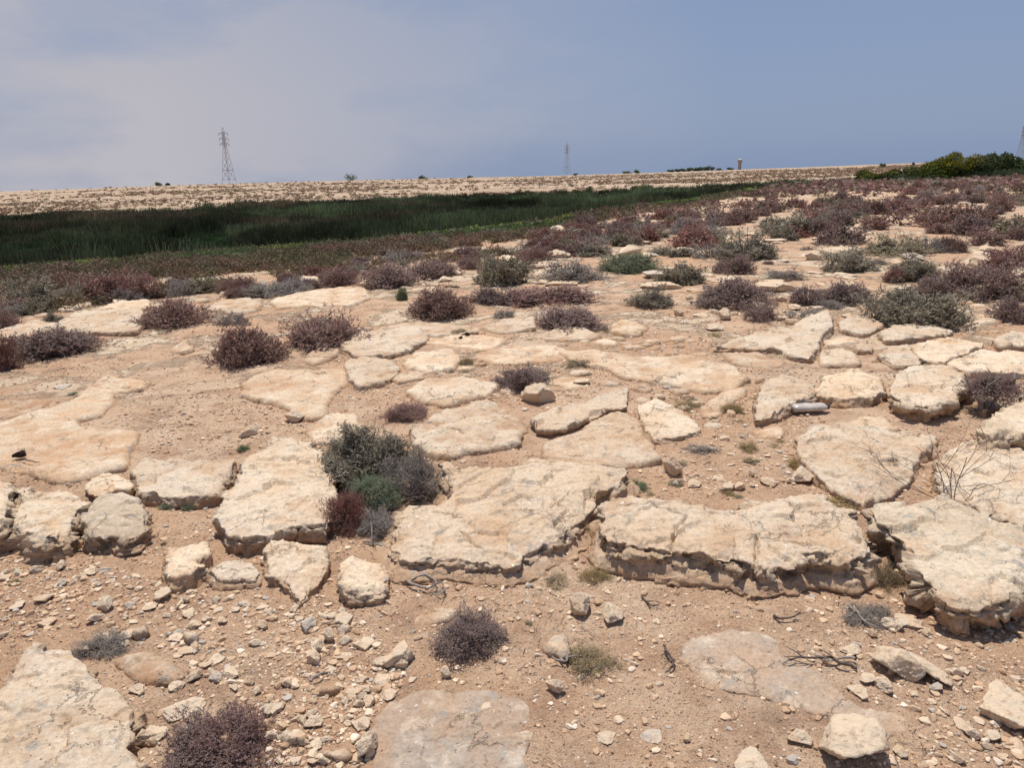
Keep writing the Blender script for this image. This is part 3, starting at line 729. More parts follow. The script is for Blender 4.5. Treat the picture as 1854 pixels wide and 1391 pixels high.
# ------------------------------------------------------------------ the slabs and boulders, one by one (outlines of their tops)
slab([(1130,893),(1182,902),(1250,908),(1345,902),(1400,893),(1455,890),(1505,905),(1562,938),(1580,965),(1578,1000),(1545,1012),(1500,1000),(1450,1000),(1400,1012),(1350,1008),(1300,1000),(1255,995),(1200,992),(1150,985),(1105,975),(1083,958),(1092,930),(1112,905)],
     .145, 'long thick cream slab with a dark broken front face, front right of centre', under=.0, flare=.75, w=.06, rel=.013, tilt=(0, .03),
     cracks=[[(1215,925),(1240,935),(1225,960),(1215,990)], [(1128,920),(1180,918),(1230,932)], [(1372,955),(1372,1010)]])
slab([(800,838),(833,853),(860,846),(905,850),(962,833),(1060,838),(1142,853),(1118,880),(1090,895),(1075,925),(1055,940),(1020,960),(975,985),(930,1005),(880,1008),(830,1000),(780,995),(730,1000),(700,978),(712,935),(735,905),(800,903),(818,888),(800,860)],
     .115, 'large cracked cream slab in the middle, right of the big grey green bush', under=.0, flare=1.0, w=.08, rel=.014, tilt=(.02, .05),
     cracks=[[(785,920),(815,925),(838,932)], [(832,955),(850,975),(872,985)], [(1000,905),(1030,925),(1005,950)], [(850,880),(870,878)]])
slab([(392,903),(425,862),(440,828),(500,797),(560,797),(592,828),(602,870),(608,912),(590,938),(540,945),(490,955),(440,962),(395,955),(380,930)],
     .13, 'thick rounded block left of the big grey green bush, hollowed under its front', under=.055, w=.09, rel=.014, tilt=(.03, .06))
slab([(233,850),(262,831),(340,832),(428,830),(412,858),(398,890),(330,898),(250,888),(243,865)],
     .08, 'pale smooth flat topped block with green sprouts along its lower edge', under=.01, w=.05)
slab([(27,896),(42,883),(130,885),(160,901),(134,926),(120,953),(104,970),(60,970),(25,950)],
     .13, 'square pale block at the left edge with a small hollow at its foot', under=.02, w=.05, mat=M_ROCK_G)
slab([(150,938),(176,904),(225,892),(252,900),(264,925),(262,948),(235,962),(190,965),(155,966)],
     .11, 'grey weathered block with a shaded facet, right of the square pale block', under=.025, w=.06, mat=M_ROCK_G, tilt=(-.12, .1))
slab([(-60,880),(0,868),(18,873),(22,900),(14,935),(0,945),(-60,950)], .14, 'grey boulder cut off by the left edge of the photo', under=.03, mat=M_ROCK_G)
slab([(150,882),(170,862),(197,853),(238,866),(246,880),(222,888),(180,893),(160,894)], .065, 'small brownish overhanging block behind the two left blocks', under=.05, w=.03)
slab([(1572,920),(1600,912),(1690,902),(1730,908),(1790,937),(1854,952),(1900,990),(1864,1040),(1830,1080),(1765,1088),(1710,1078),(1672,1035),(1645,995),(1612,965),(1582,948)],
     .155, 'big tilted block at the right edge with a shadowed undercut below it', under=.10, w=.05, rel=.014, tilt=(.04, .05), mat=M_ROCK_G)
slab([(1700,832),(1738,797),(1800,791),(1870,796),(1950,860),(1910,945),(1860,945),(1800,925),(1740,900),(1700,880),(1693,852)],
     .09, 'broad flat slab at the right edge behind the bare thorny shrub', under=.03, w=.05)
slab([(1450,792),(1480,773),(1560,771),(1640,781),(1692,792),(1680,812),(1655,832),(1640,870),(1602,895),(1570,910),(1530,890),(1480,852),(1455,826)],
     .06, 'smooth shield shaped slab left of the bare thorny shrub', under=.01, w=.05, rel=.008)
slab([(1525,765),(1560,750),(1600,748),(1628,772),(1600,777),(1540,774)], .05, 'low rounded rock touching the back of the shield shaped slab', under=.0, w=.04)
slab([(1385,687),(1425,677),(1468,690),(1475,712),(1440,725),(1400,745),(1370,752),(1374,718)], .09, 'white boulder left of the plastic bottle', under=.0, w=.05)
slab([(1478,702),(1495,678),(1550,671),(1590,682),(1600,706),(1575,715),(1520,718),(1480,712)], .09, 'rough orange sided boulder behind the plastic bottle', under=.01, w=.05)
slab([(1612,690),(1640,669),(1700,662),(1753,677),(1752,700),(1722,722),(1690,732),(1650,726),(1620,712)], .12, 'large cracked boulder with an orange underside, left of the gnarled purple bush', under=.07, w=.04,
     cracks=[[(1625,678),(1650,690),(1680,700)], [(1640,695),(1690,690),(1735,688)]])
slab([(1775,762),(1795,740),(1854,716),(1930,720),(1930,790),(1850,785),(1800,790),(1780,782)], .15, 'grey streaked boulder at the right edge in front of the gnarled purple bush', under=.01, w=.09, mat=M_ROCK_G)
slab([(1775,722),(1800,706),(1854,702),(1920,708),(1880,718),(1800,738),(1785,742)], .06, 'pale slab behind the grey streaked boulder at the right edge')
slab([(1715,656),(1742,640),(1800,634),(1880,640),(1900,668),(1800,672),(1750,670)], .07, 'long pale slab at the right edge above the large cracked boulder', under=.03)
slab([(1655,622),(1700,612),(1745,614),(1780,624),(1745,638),(1712,652),(1670,645)], .08, 'pale block with a shaded broken end, above the large cracked boulder', under=.03)
slab([(1592,640),(1612,625),(1642,620),(1662,640),(1665,656),(1620,658)], .06, 'low pale rock left of the block with a shaded broken end')
slab([(1595,600),(1627,585),(1680,583),(1722,598),(1704,606),(1650,611),(1608,614)], .07, 'wide pale block directly in front of the large grey green bush on the right', under=.03)
slab([(1520,580),(1560,566),(1600,588),(1562,603),(1530,598)], .06, 'pale block left of the one under the large grey green bush', under=.02)
slab([(1300,622),(1370,601),(1430,594),(1450,580),(1498,568),(1504,590),(1482,618),(1468,642),(1438,640),(1400,626),(1370,629),(1330,622)], .08, 'wide pale wedge shaped slab rising to a point at its upper right', under=.02, tilt=(.05, 0))
slab([(1310,640),(1370,637),(1420,654),(1395,668),(1370,662),(1330,655)], .025, 'thin pale slab below the wedge shaped slab')
slab([(1487,612),(1540,606),(1556,615),(1500,622)], .05, 'small flat rock right of the wedge shaped slab')
slab([(1485,640),(1515,628),(1553,640),(1560,656),(1488,657)], .05, 'cracked low rock behind the rough orange sided boulder')
slab([(1800,610),(1830,598),(1880,600),(1880,622),(1812,626)], .08, 'grey rock at the right edge below the purple bush', mat=M_ROCK_G)
slab([(1740,575),(1790,565),(1830,572),(1800,583),(1750,584)], .03, 'thin brown plate right of the large grey green bush')
slab([(1010,630),(1080,632),(1150,641),(1200,646),(1262,641),(1322,660),(1344,680),(1320,700),(1270,703),(1200,690),(1130,681),(1100,665),(1042,651)], .035, 'long low slab stretching right from the dark bush in the middle')
slab([(862,640),(930,622),(1000,625),(1042,640),(1000,650),(930,656),(880,655)], .025, 'low slab behind the dark bush in the middle')
slab([(622,622),(650,600),(700,592),(760,595),(768,612),(740,632),(700,640),(642,643)], .075, 'rounded pale boulder edge right of the long purple bush', under=.02)
slab([(705,590),(762,580),(830,585),(872,590),(862,600),(790,606),(722,598)], .035, 'low pale slab in front of the grey purple bush')
slab([(870,590),(922,575),(966,573),(970,595),(902,601)], .05, 'pale slab left of the round purple bush')
slab([(780,611),(860,603),(916,610),(882,633),(822,626),(768,620)], .025, 'flat slab with small dark droppings on it')
slab([(733,647),(770,632),(820,630),(832,650),(815,668),(770,673),(735,662)], .045, 'pale slab left of the yellow green weed')
slab([(626,657),(670,640),(707,655),(722,666),(692,690),(645,697),(630,676)], .06, 'pale slab with sharp lower corner below the rounded boulder edge')
slab([(698,676),(760,668),(768,682),(722,691)], .03, 'small low slab between two larger pale slabs')
slab([(738,706),(772,685),(830,683),(906,695),(872,716),(800,728),(758,720)], .045, 'wide low slab above the brownish purple bush')
slab([(980,605),(1010,589),(1060,592),(1087,605),(1060,612),(990,612)], .05, 'cracked pale rock in front of the round purple bush', cracks=[[(1036,592),(1020,612)]])
slab([(1103,590),(1130,577),(1177,590),(1152,603),(1112,600)], .05, 'domed pale rock right of the round purple bush')
slab([(968,752),(1010,735),(1060,728),(1090,712),(1115,701),(1137,706),(1130,733),(1100,740),(1080,750),(1035,768),(1000,775),(975,768)], .075, 'tilted slab with dark ragged front edge right of the small round stone', under=.045, w=.025)
slab([(985,800),(1042,782),(1075,757),(1110,741),(1152,756),(1166,790),(1192,820),(1120,836),(1040,833),(980,821)], .055, 'pale slab in front of the tilted slab with a ragged edge', under=.01)
slab([(1155,735),(1190,722),(1232,742),(1268,774),(1222,785),(1182,790),(1164,765)], .06, 'pointed pale slab right of the tilted slab with a ragged edge', under=.01)
slab([(750,770),(800,741),(880,725),(916,736),(952,765),(932,798),(880,806),(810,821),(772,811),(748,790)], .05, 'broad fissured slab directly right of the top of the big grey green bush', cracks=[[(780,773),(830,775),(850,785)], [(850,800),(890,800)]])
slab([(556,775),(590,752),(640,748),(660,770),(640,795),(570,800)], .05, 'pale slab half hidden behind the big grey green bush')
slab([(435,700),(472,675),(540,668),(620,668),(627,690),(597,715),(590,750),(555,755),(517,735),(490,725),(440,712)], .045, 'smooth greyish slab beside the bare patch of soil', mat=M_ROCK_B)
slab([(-80,745),(0,765),(60,747),(130,726),(150,705),(190,682),(268,690),(255,705),(206,712),(196,735),(176,752),(142,758),(150,770),(200,768),(250,778),(235,800),(222,835),(160,853),(110,860),(60,850),(0,838),(-80,830)], .035, 'sprawling flat sheet of bedrock at the left with a black lump on it', mat=M_ROCK_B, rel=.008)
slab([(-80,725),(0,722),(60,722),(92,724),(60,743),(0,757),(-80,760)], .02, 'thin sheet of bedrock at the left edge above the sprawling one', mat=M_ROCK_B)
slab([(110,582),(150,562),(250,560),(262,580),(240,598),(180,598),(140,601),(108,593)], .06, 'broad pale ledge at upper left below the large red bush')
slab([(103,561),(112,549),(160,542),(168,551),(120,562)], .06, 'small white rock at the left end of the pale ledge', cat='rock', name='rock')
slab([(180,560),(205,545),(235,544),(272,543),(268,556),(210,560)], .06, 'pale rock at the foot of the large red bush', cat='rock', name='rock')
slab([(-20,602),(60,578),(100,573),(105,590),(60,610),(0,626),(-40,622)], .05, 'low pale ledge at the left edge')
slab([(362,552),(398,540),(395,520),(440,525),(457,540),(420,556),(380,562)], .05, 'pale rock shelf right of the grey purple bush on the left')
slab([(400,560),(450,542),(477,540),(472,556),(420,570)], .05, 'narrow pale slab below the rock shelf on the left')
slab([(485,545),(530,530),(600,520),(660,518),(672,535),(640,548),(560,552),(500,555)], .05, 'long pale ledge behind the long purple bush')
slab([(530,508),(552,497),(578,500),(575,508),(545,512)], .10, 'small whitish rock beyond the long pale ledge', cat='rock', name='rock')
slab([(545,648),(575,628),(618,622),(610,640),(570,655)], .04, 'small pale rock at the right foot of the long purple bush', cat='rock', name='rock')
slab([(305,630),(335,612),(352,630),(330,636)], .04, 'small pointed white rock on the bare soil left of the long purple bush', cat='rock', name='rock')
slab([(35,1166),(70,1160),(120,1171),(160,1196),(200,1232),(236,1262),(240,1300),(235,1340),(257,1391),(240,1480),(-160,1480),(-110,1330),(-10,1240),(20,1210)], .09, 'large mottled slab filling the lower left corner', under=.02, w=.06, rel=.014)
slab([(190,1186),(230,1178),(280,1172),(316,1186),(336,1215),(310,1235),(250,1226),(214,1202)], .025, 'flat orange tinted rock beside the lower left slab', mat=M_ROCK_B)
slab([(700,1262),(780,1246),(900,1250),(966,1276),(962,1310),(952,1391),(940,1450),(680,1450),(668,1320)], .013, 'soil stained flat rock flush with the ground at the bottom', mat=M_ROCK_F, rel=.005, w=.06)
slab([(1230,1172),(1270,1142),(1320,1135),(1400,1147),(1442,1190),(1500,1226),(1560,1270),(1650,1286),(1662,1310),(1620,1326),(1560,1335),(1500,1300),(1400,1262),(1330,1250),(1268,1235)], .013, 'long grey flat rock flush with the ground at lower right', mat=M_ROCK_F, rel=.005, w=.06)
slab([(477,987),(520,982),(592,989),(592,1012),(578,1040),(560,1062),(540,1078),(518,1052),(485,1032)], .08, 'pale heart shaped boulder in the gravel', under=.0, w=.05, cat='boulder', name='boulder', tilt=(0, .12))
slab([(375,1030),(402,1012),(452,1008),(472,1030),(462,1046),(400,1048)], .06, 'pitted white rock left of the heart shaped boulder', under=.0, w=.05, cat='boulder', name='boulder')
slab([(612,1024),(642,1006),(688,1008),(702,1030),(690,1062),(640,1064),(614,1046)], .10, 'pitted boulder right of the heart shaped boulder, its right face shaded', under=.0, w=.05, cat='boulder', name='boulder', tilt=(-.1, .05))
slab([(308,990),(332,981),(372,977),(376,998),(345,1010),(366,1018),(345,1036),(318,1040),(298,1030)], .085, 'broken boulder with a notch in its top, left of the pitted white rock', under=.03, w=.03, cat='boulder', name='boulder')
slab([(740,1116),(770,1096),(822,1092),(832,1106),(792,1128),(745,1129)], .025, 'smooth half buried stone touching the small purple bush', cat='rock', name='rock')
slab([(975,1166),(1004,1148),(1026,1150),(1036,1184),(1015,1190),(987,1176)], .03, 'thin pale plate beside the dry grass', under=.015, w=.015, cat='rock', name='rock')
slab([(1268,737),(1298,710),(1342,697),(1352,708),(1322,730),(1300,750),(1278,752)], .03, 'flat pale rock beneath a yellow green weed, left of the white boulder', cat='rock', name='rock')
slab([(1362,778),(1390,768),(1420,772),(1418,786),(1380,790)], .02, 'small flat stone on the soil below the white boulder', cat='rock', name='rock')
slab([(1095,912),(1112,905),(1130,915),(1118,940),(1085,948)], .05, 'narrow pale rock wedged between the two large middle slabs', cat='rock', name='rock')
slab([(1640,800),(1690,797),(1700,815),(1650,825)], .04, 'small rock between the shield shaped slab and the flat right slab', cat='rock', name='rock')
slab([(985,690),(1020,680),(1062,682),(1068,697),(1030,702)], .03, 'low pale rock right of the dark bush in the middle', cat='rock', name='rock')

# smaller pieces of the broken pavement between the named slabs
def pavement():
    regs = [([(610,590),(1340,600),(1350,700),(1240,720),(900,715),(640,700)], 34, (.10, .28), .028, 'small flat piece of the broken pavement between the low slabs in the middle', 'pieces of the middle pavement'),
            ([(1180,560),(1854,590),(1854,660),(1500,670),(1480,600)], 22, (.09, .2), .05, 'small pale block among the larger blocks at right', 'small blocks at right'),
            ([(1180,440),(1854,440),(1854,560),(1180,555)], 34, (.25, .7), .04, 'low pale outcrop on the stony ground of the right hand field', 'outcrops of the right hand field'),
            ([(0,560),(480,510),(860,480),(860,530),(480,560),(300,600),(0,640)], 20, (.2, .5), .045, 'low pale outcrop among the ledges at upper left', 'outcrops at upper left'),
            ([(960,690),(1380,690),(1380,760),(1270,780)], 9, (.08, .17), .03, 'small flat rock in the soil left of the white boulder', 'flat rocks left of the white boulder'),
            ([(0,1180),(60,1130),(700,1180),(660,1391),(260,1391)], 7, (.07, .13), .03, 'half buried flat rock in the lower left gravel', 'half buried rocks at lower left')]
    for Z, n, (a, b), H, lab, grp in regs:
        Zn = np.array(Z, float); lo, hi = Zn.min(0), Zn.max(0); c = t = 0
        while c < n and t < 900:
            t += 1; x, y = rnd.uniform(lo[0], hi[0]), rnd.uniform(lo[1], hi[1]); q = (np.array([x]), np.array([y]))
            if not inside_poly(*q, Z)[0]: continue
            g = hit(x, y); w = rnd.uniform(a, b); m = rnd.choice([5, 6, 7]); a0 = rnd.random()*6.28; el = rnd.uniform(.5, .9)
            pts = []
            for i in range(m):
                th = a0+i*6.283/m+rnd.uniform(-.3, .3); R = w*rnd.uniform(.35, .6); pts.append([g[0]+R*math.cos(th), g[1]+R*el*math.sin(th), g[2]+H])
            X, Y = project(np.array(pts)); 
            if any(inside_poly(X, Y, P).any() for P in SLABS_PX) or inslab1(x, y): continue
            slab(list(zip(X, Y)), H*rnd.uniform(.8, 1.2), lab, 'rock', 'rock', under=.0, group=grp, seed=int(x*3+y), mat=M_ROCK if rnd.random() < .7 else M_ROCK_B, w=min(.03, .15*w)); c += 1
def inslab1(x, y): return any(inside_poly(np.array([x]), np.array([y]), P)[0] for P in SLABS_PX)
pavement()

# loose stones the eye finds first
B = dict(cat='boulder', name='boulder')
stone(730, 1207, 60, 'round pitted stone left of the small purple bush', 3, .4, .95, **B)
stone(1052, 1125, 58, 'orange stained angular stone below the dry weeds of the long slab', 0, 1.1, .9)
stone(1108, 1136, 46, 'small pale stone with a dark underside, right of an orange stained stone', 2, 2.0, .9, sink=.05)
stone(977, 734, 48, 'small round boulder standing alone below the dark bush', 1, .7, 1.15, **B)
stone(1217, 862, 44, 'upright grey sided stone right of the large cracked slab', 0, 2.1, 1.15, .8, sink=.2, **B)
stone(1522, 1391, 112, 'large yellowish boulder at the bottom edge, right of centre', 5, .3, .95, sink=.08, **B)
stone(1812, 1308, 80, 'yellowish stone at lower right near the right edge', 6, 2.6, .95, sink=.05, **B)
stone(1682, 1234, 72, 'pale wedge shaped plate propped up on small stones', 4, 1.5, .75, 1.1, sink=.0, tip=(.45, .1), **B)
stone(1632, 1238, 62, 'lumpy brown clod left of the propped wedge shaped plate', 8, 0.2, .9, 1.3, **B)
stone(670, 1370, 42, 'brown pitted stone at the left edge of the flush bottom rock', 8, 1.9, 1.1)
stone(1008, 1266, 34, 'small white angular stone below the dry grass', 0, 2.7, .9, sink=.05)
stone(1450, 874, 44, 'yellowish stone at the left corner of the shield shaped slab', 2, 1.4, .9)
stone(1362, 1400, 60, 'thin yellow plate at the bottom edge', 4, .5, .6)
stone(1442, 1352, 36, 'brown stone just left of the large bottom boulder', 3, 2.2, .9)
stone(455, 790, 34, 'thin upright stone at the lower right of the bare soil', 7, .7, .9)
stone(535, 768, 40, 'orange stone with a shadow beneath, right of the bare soil', 0, 2.7, .7)
stone(117, 704, 26, 'pale stone alone on the soil above the left bedrock', 4, .3, .8)
stone(892, 1303, 34, 'brown oblong stone lying on the flush bottom rock', 6, .2, .7, sink=.02)
stone(290, 1090, 34, 'smooth upright stone above the gravel left of centre', 5, 1.2, 1.0)
stone(262, 1352, 34, 'angular stone at the right corner of the lower left slab', 0, .3, .9)
stone(330, 1300, 60, 'flat half buried stone right of the lower left slab', 2, .9, .4, sink=.35)
stone(280, 1345, 42, 'rounded white stone above the red bush', 9, 2.1, .8)
stone(250, 1255, 26, 'round yellowish pebble below the orange tinted flat rock', 3, 2.1, .9)
stone(322, 1250, 24, 'small pale pebble at the lower right of the orange tinted flat rock', 5, 2.9, .9)
stone(357, 1232, 26, 'round pebble right of the orange tinted flat rock', 8, 1.9, .8)
stone(1115, 903, 30, 'pale block shaped stone in the gap between the two large middle slabs', 0, .2, .8)
stone(1340, 885, 26, 'pale stone in a short row behind the long thick slab', 3, .3, .9)
stone(1320, 888, 24, 'second stone of the short row behind the long thick slab', 1, 1.3, .9)
stone(1255, 880, 30, 'flat pale stone behind the left part of the long thick slab', 2, 1.7, .5)
stone(1303, 862, 28, 'thin pale stone above the short row behind the long thick slab', 4, .2, .6)
stone(1392, 878, 32, 'flat pale stone right of the short row behind the long thick slab', 2, 2.6, .6)
stone(1565, 1240, 28, 'grey white pebble at the end of the root like branch', 5, .3, .8)
stone(1552, 1262, 32, 'white pebble below the end of the root like branch', 3, 1.4, .7)
stone(1597, 1250, 26, 'pale yellow pebble left of the brown clod', 1, 2.9, .9)
stone(1615, 1145, 30, 'smooth reddish stone below the big tilted block', 5, 2.1, .9)
stone(1645, 1135, 36, 'orange stone in the pair below the big tilted block', 6, .2, .7)
stone(1663, 1140, 22, 'small cream stone beside the pair below the big tilted block', 0, .9, .9)
stone(1645, 1095, 26, 'cream stone leaning against the big tilted block', 0, .4, 1.)
stone(1538, 1186, 30, 'pale stone above the root like branch', 2, .8, .6)
stone(1740, 1315, 28, 'white pebble alone left of the yellowish lower right stone', 4, .9, .7)
stone(1792, 1340, 24, 'brown pebble below the yellowish lower right stone', 5, .4, .9)
stone(1838, 1352, 32, 'flat pale pebble below the yellowish lower right stone by the edge', 4, .1, .7)
stone(1097, 1348, 36, 'whitish oval stone below and right of the flush bottom rock', 9, .2, .6)
stone(945, 1345, 30, 'white pebble on the right edge of the flush bottom rock', 2, .5, .6)
stone(1180, 1345, 40, 'low buried stone at the bottom right of centre', 9, .5, .4, sink=.4)
stone(808, 1232, 28, 'cream angular pebble below the small purple bush', 0, 1.9, .9)
stone(690, 1240, 34, 'flat pebble half buried below the round pitted stone', 9, 1.9, .5)
stone(1050, 701, 34, 'oval pale stone right of the dark bush', 5, .2, .7)
stone(950, 745, 14, 'tiny round pebble below the small round boulder', 9, .2, .9)
stone(1272, 572, 30, 'flat pale stone in front of the purple bush right of centre', 4, .2, .7)
stone(1313, 580, 36, 'larger of the pale stones in front of the purple bush right of centre', 0, 1.2, .8)
stone(1292, 600, 30, 'pale stone left of the tip of the wedge shaped slab', 2, .2, .7)
stone(1440, 580, 26, 'brownish stone behind the wedge shaped slab', 3, 1.1, 1.)
stone(1468, 583, 20, 'small round stone right of the brownish stone behind the wedge', 1, 1.1, 1.)
stone(1228, 572, 26, 'pale stone by the small bush in the middle distance', 0, 1.9, .8)
# bottle, droppings
def bottle():
    a, b = hit(1432, 748), hit(1500, 745)
    d = b-a; L = math.hypot(d[0], d[1]); rot = math.atan2(d[1], d[0]); r = .046
    o = empty('plastic_bottle', (a[0], a[1], a[2]+r*.75), rot)
    m = MB(); pr = [(0.0, 0), (.028, .002), (r, .012), (r*.97, .05), (r, .055), (r*.96, .09), (r, .095), (r*.99, L*.5), (r*.95, L*.55), (r, L*.6), (r*.96, L*.78), (r*.82, L*.87), (r*.5, L*.92), (.015, L*.935), (.015, L*.955)]
    pr = [(x, z) for x, z in pr]; m.lathe(pr, 28)
    V = np.concatenate(m.V); V = np.column_stack([V[:, 2], V[:, 0], V[:, 1]*.6]); V[:, 2] += .004*fbm3(V*30, 2, 5); V[:, 1] += .003*fbm3(V*25, 2, 8)
    s = MT('cloudy plastic'); mt = s.done(s.mix(s.mr(s.noise(30, 5), .4, .6), (.46, .41, .36), (.55, .49, .42)), .22, None, spec=.5)
    link('body', mesh_from('body', V, np.concatenate(m.Q)), mt, o)
    m = MB(); m.lathe([(0.0, L*.945), (.017, L*.946), (.018, L*.95), (.018, L*.99), (.015, L*1.0), (0.0, L*1.0)], 20)
    V = np.concatenate(m.V); V = np.column_stack([V[:, 2], V[:, 0], V[:, 1]])
    link('cap', mesh_from('cap', V, np.concatenate(m.Q)), plain('dark plastic', (.05, .05, .055), .4), o)
    tag(o, 'cloudy plastic bottle lying on the soil in front of the white boulder', 'bottle')
bottle()
M_BLACK = plain('black lump', (.035, .022, .02), .8, v=.4)
stone(42, 840, 19, 'black lump lying on the sprawling left bedrock', 3, .4, 1.1, mat=M_BLACK, name='charred_lump', cat='charred lump', sink=.02, z0=hit(42, 842)[2]+.035)
stone(835, 607+12, 9, 'left one of the two dark droppings on the flat slab', 3, .4, 1., mat=M_BLACK, name='dropping', cat='dropping', z0=hit(835, 618)[2]+.035)
stone(846, 614, 9, 'right one of the two dark droppings on the flat slab', 1, .4, 1., mat=M_BLACK, name='dropping', cat='dropping', z0=hit(846, 614)[2]+.035)

# sticks and roots
def stick(pts, rad, label, name='dead_branch', cat='dead branch', mat=None, side=0, lift=.008):
    P = []
    for i, (x, y) in enumerate(pts): g = hit(x, y); P.append([g[0], g[1], g[2]+rad+lift+abs(fbm2(np.array([x*.1]), np.array([y*.1]), 2, 3)[0])*.02])
    P = catmull_open(np.array(P), 6); P += np.column_stack([fbm3(P*40, 2, 1), fbm3(P*40, 2, 2), fbm3(P*40, 2, 3)])*rad*1.2
    c = P.mean(0); m = MB(); m.tube(P-c, np.linspace(rad, rad*.35, len(P))*(1+.3*fbm3(P*60, 2, 9)), 6, False)
    for k in range(side):
        i = rnd.randrange(2, len(P)-3); t = P[i+2]-P[i]; t /= np.linalg.norm(t)+1e-9
        q = np.array([rnd.gauss(0, 1), rnd.gauss(0, 1), rnd.random()*.6]); q = t*.8+q*.5; q /= np.linalg.norm(q)
        Lk = rnd.uniform(.03, .09); m.tube([P[i]-c, P[i]-c+q*Lk*.5+np.array([0, 0, .004]), P[i]-c+q*Lk], [rad*.5, rad*.35, rad*.15], 5, False)
    o = m.build(name, mat or M_WOOD, None, c, True); return tag(o, label, cat)
def catmull_open(P, k):
    out = []; n = len(P)
    for i in range(n-1):
        a, b, c, d = P[max(i-1, 0)], P[i], P[i+1], P[min(i+2, n-1)]
        for t in np.arange(k)/k: out.append(.5*((2*b)+(c-a)*t+(2*a-5*b+4*c-d)*t*t+(3*b-a-3*c+d)*t**3))
    out.append(P[-1]); return np.array(out)
stick([(1552,1215),(1520,1210),(1500,1200),(1470,1203),(1450,1200),(1430,1204)], .006, 'root like dead branch lying on the long grey flat rock', side=5, mat=M_BARK)
stick([(1550,1203),(1525,1198),(1498,1206),(1475,1196)], .005, 'thinner grey root beside the root like branch', side=3)
stick([(660,985),(700,998),(715,1010),(735,1018)], .006, 'pale twig arching from the foot of the big bush', side=2)
stick([(655,930),(670,955),(677,1000)], .004, 'pale stem hanging from the front of the big bush', side=1, lift=.05)
stick([(735,1060),(770,1072),(800,1068),(805,1080),(785,1085)], .006, 'curled dead root on the soil in front of the large cracked slab', side=4)
stick([(745,1055),(770,1050),(790,1062),(780,1078)], .005, 'second curled root just above the first', side=3)
stick([(1200,1178),(1215,1195),(1222,1205),(1205,1228)], .005, 'forked dark twig left of the long grey flat rock', side=3, mat=M_BARK)
stick([(1402,1120),(1412,1126),(1430,1128),(1448,1120)], .006, 'short wavy driftwood like twig above the long grey flat rock', side=2, mat=M_BARK)
stick([(565,1245),(580,1236),(595,1226)], .006, 'short grey stick in the gravel left of the round pitted stone', side=1)
stick([(1018,1180),(1030,1195),(1022,1208),(1000,1200)], .007, 'grey gnarled wood beside the thin pale plate', side=2)
stick([(1160,1085),(1175,1100),(1190,1105)], .005, 'dark twig below the long thick slab', side=3, mat=M_BARK)
stick([(32,848),(48,846),(60,850),(74,848)], .006, 'dark twig beneath the black lump', side=1, mat=M_BARK, lift=.03)
stick([(1545,1105),(1560,1130),(1580,1140),(1598,1142)], .005, 'pale bent root in the grey litter right of the long slab', side=4)
stick([(1535,1100),(1545,1118),(1530,1130)], .004, 'pale twig in the grey litter right of the long slab', side=3)

# ------------------------------------------------------------------ bushes one by one
bush('R', 405, 1420, 190, 124, 'reddish purple bush cut off by the bottom edge, left of centre', 0)
bush('P', 848, 1192, 120, 96, 'small purple bush alone on the open soil in the foreground', 1)
bush('D', 188, 1190, 78, 48, 'small dry tuft above the lower left slab', 2)
BZ = .02
bush('G', 655, 880, 205, 150, 'big grey green bush growing between the two largest middle rocks', 0, zoff=.02)
bush('D', 755, 912, 125, 125, 'dark grey twiggy shrub right of the big grey green bush', 1, zoff=.02)
bush('P', 735, 762, 90, 46, 'brownish purple bush just behind the big grey green bush', 2)
bush('R', 622, 965, 92, 90, 'dark red bush at lower left of the green shrub', 3)
bush('D', 690, 975, 90, 70, 'low dark grey twigs below the green shrub', 0)
bush('N', 683, 930, 92, 68, 'soft green shrub in front of the big grey green bush', 1, zoff=.04)
bush('P', 935, 714, 110, 72, 'dark rounded bush among the low slabs in the middle', 2)
bush('D', 965, 700, 70, 52, 'grey twiggy top at the right of the dark rounded bush', 3)
bush('P', 1030, 598, 130, 58, 'round purple bush among pale rocks, upper middle', 0)
bush('D', 912, 577, 46, 24, 'tiny dry bush left of the round purple bush', 1)
bush('P', 448, 664, 148, 104, 'long purple bush on the left, its nearer half', 2)
bush('P', 598, 632, 170, 92, 'long purple bush on the left, its farther half', 3)
bush('P', 320, 592, 140, 64, 'grey purple bush in front of the large red bush', 1)
bush('P', 88, 650, 150, 62, 'dark purple bush sprawling at the left', 0)
bush('R', -5, 674, 60, 80, 'purple bush cut by the left edge', 2)
bush('R', 212, 548, 135, 74, 'large red bush at upper left, before the marsh', 3)
bush('G', 62, 562, 130, 66, 'grey green bush left of the large red bush', 1)
bush('D', 425, 590, 64, 36, 'small brown shrub left of the long purple bush', 2)
bush('G', 362, 533, 76, 40, 'grey green bush right of the large red bush', 3)
bush('D', 482, 540, 96, 42, 'grey shrub on the long pale ledge', 0)
bush('P', 552, 522, 62, 26, 'low purple bush on the end of the long pale ledge', 1)
bush('R', -8, 598, 76, 44, 'dark purple bush at the left edge above the low ledge', 0)
bush('G', 98, 585, 32, 26, 'tiny olive bush on the pale ledge', 1)
bush('P', 793, 579, 140, 84, 'wide grey purple bush left of the round purple bush', 2)
bush('N', 728, 545, 26, 34, 'small olive green tuft at the left of the wide grey purple bush', 0)
bush('P', 700, 522, 120, 56, 'purple bush left of the tall dark bush', 0)
bush('P', 780, 505, 110, 54, 'purple bush behind the wide grey purple bush', 3)
bush('G', 908, 520, 112, 86, 'tall dark grey green bush above the middle of the photo', 2)
bush('R', 985, 553, 185, 50, 'long low reddish purple bush behind the round purple bush', 1)
bush('P', 905, 552, 110, 44, 'purple bush at the left end of the long reddish one', 2)
bush('D', 1035, 512, 110, 58, 'pale grey dead shrub right of the tall dark bush', 3)
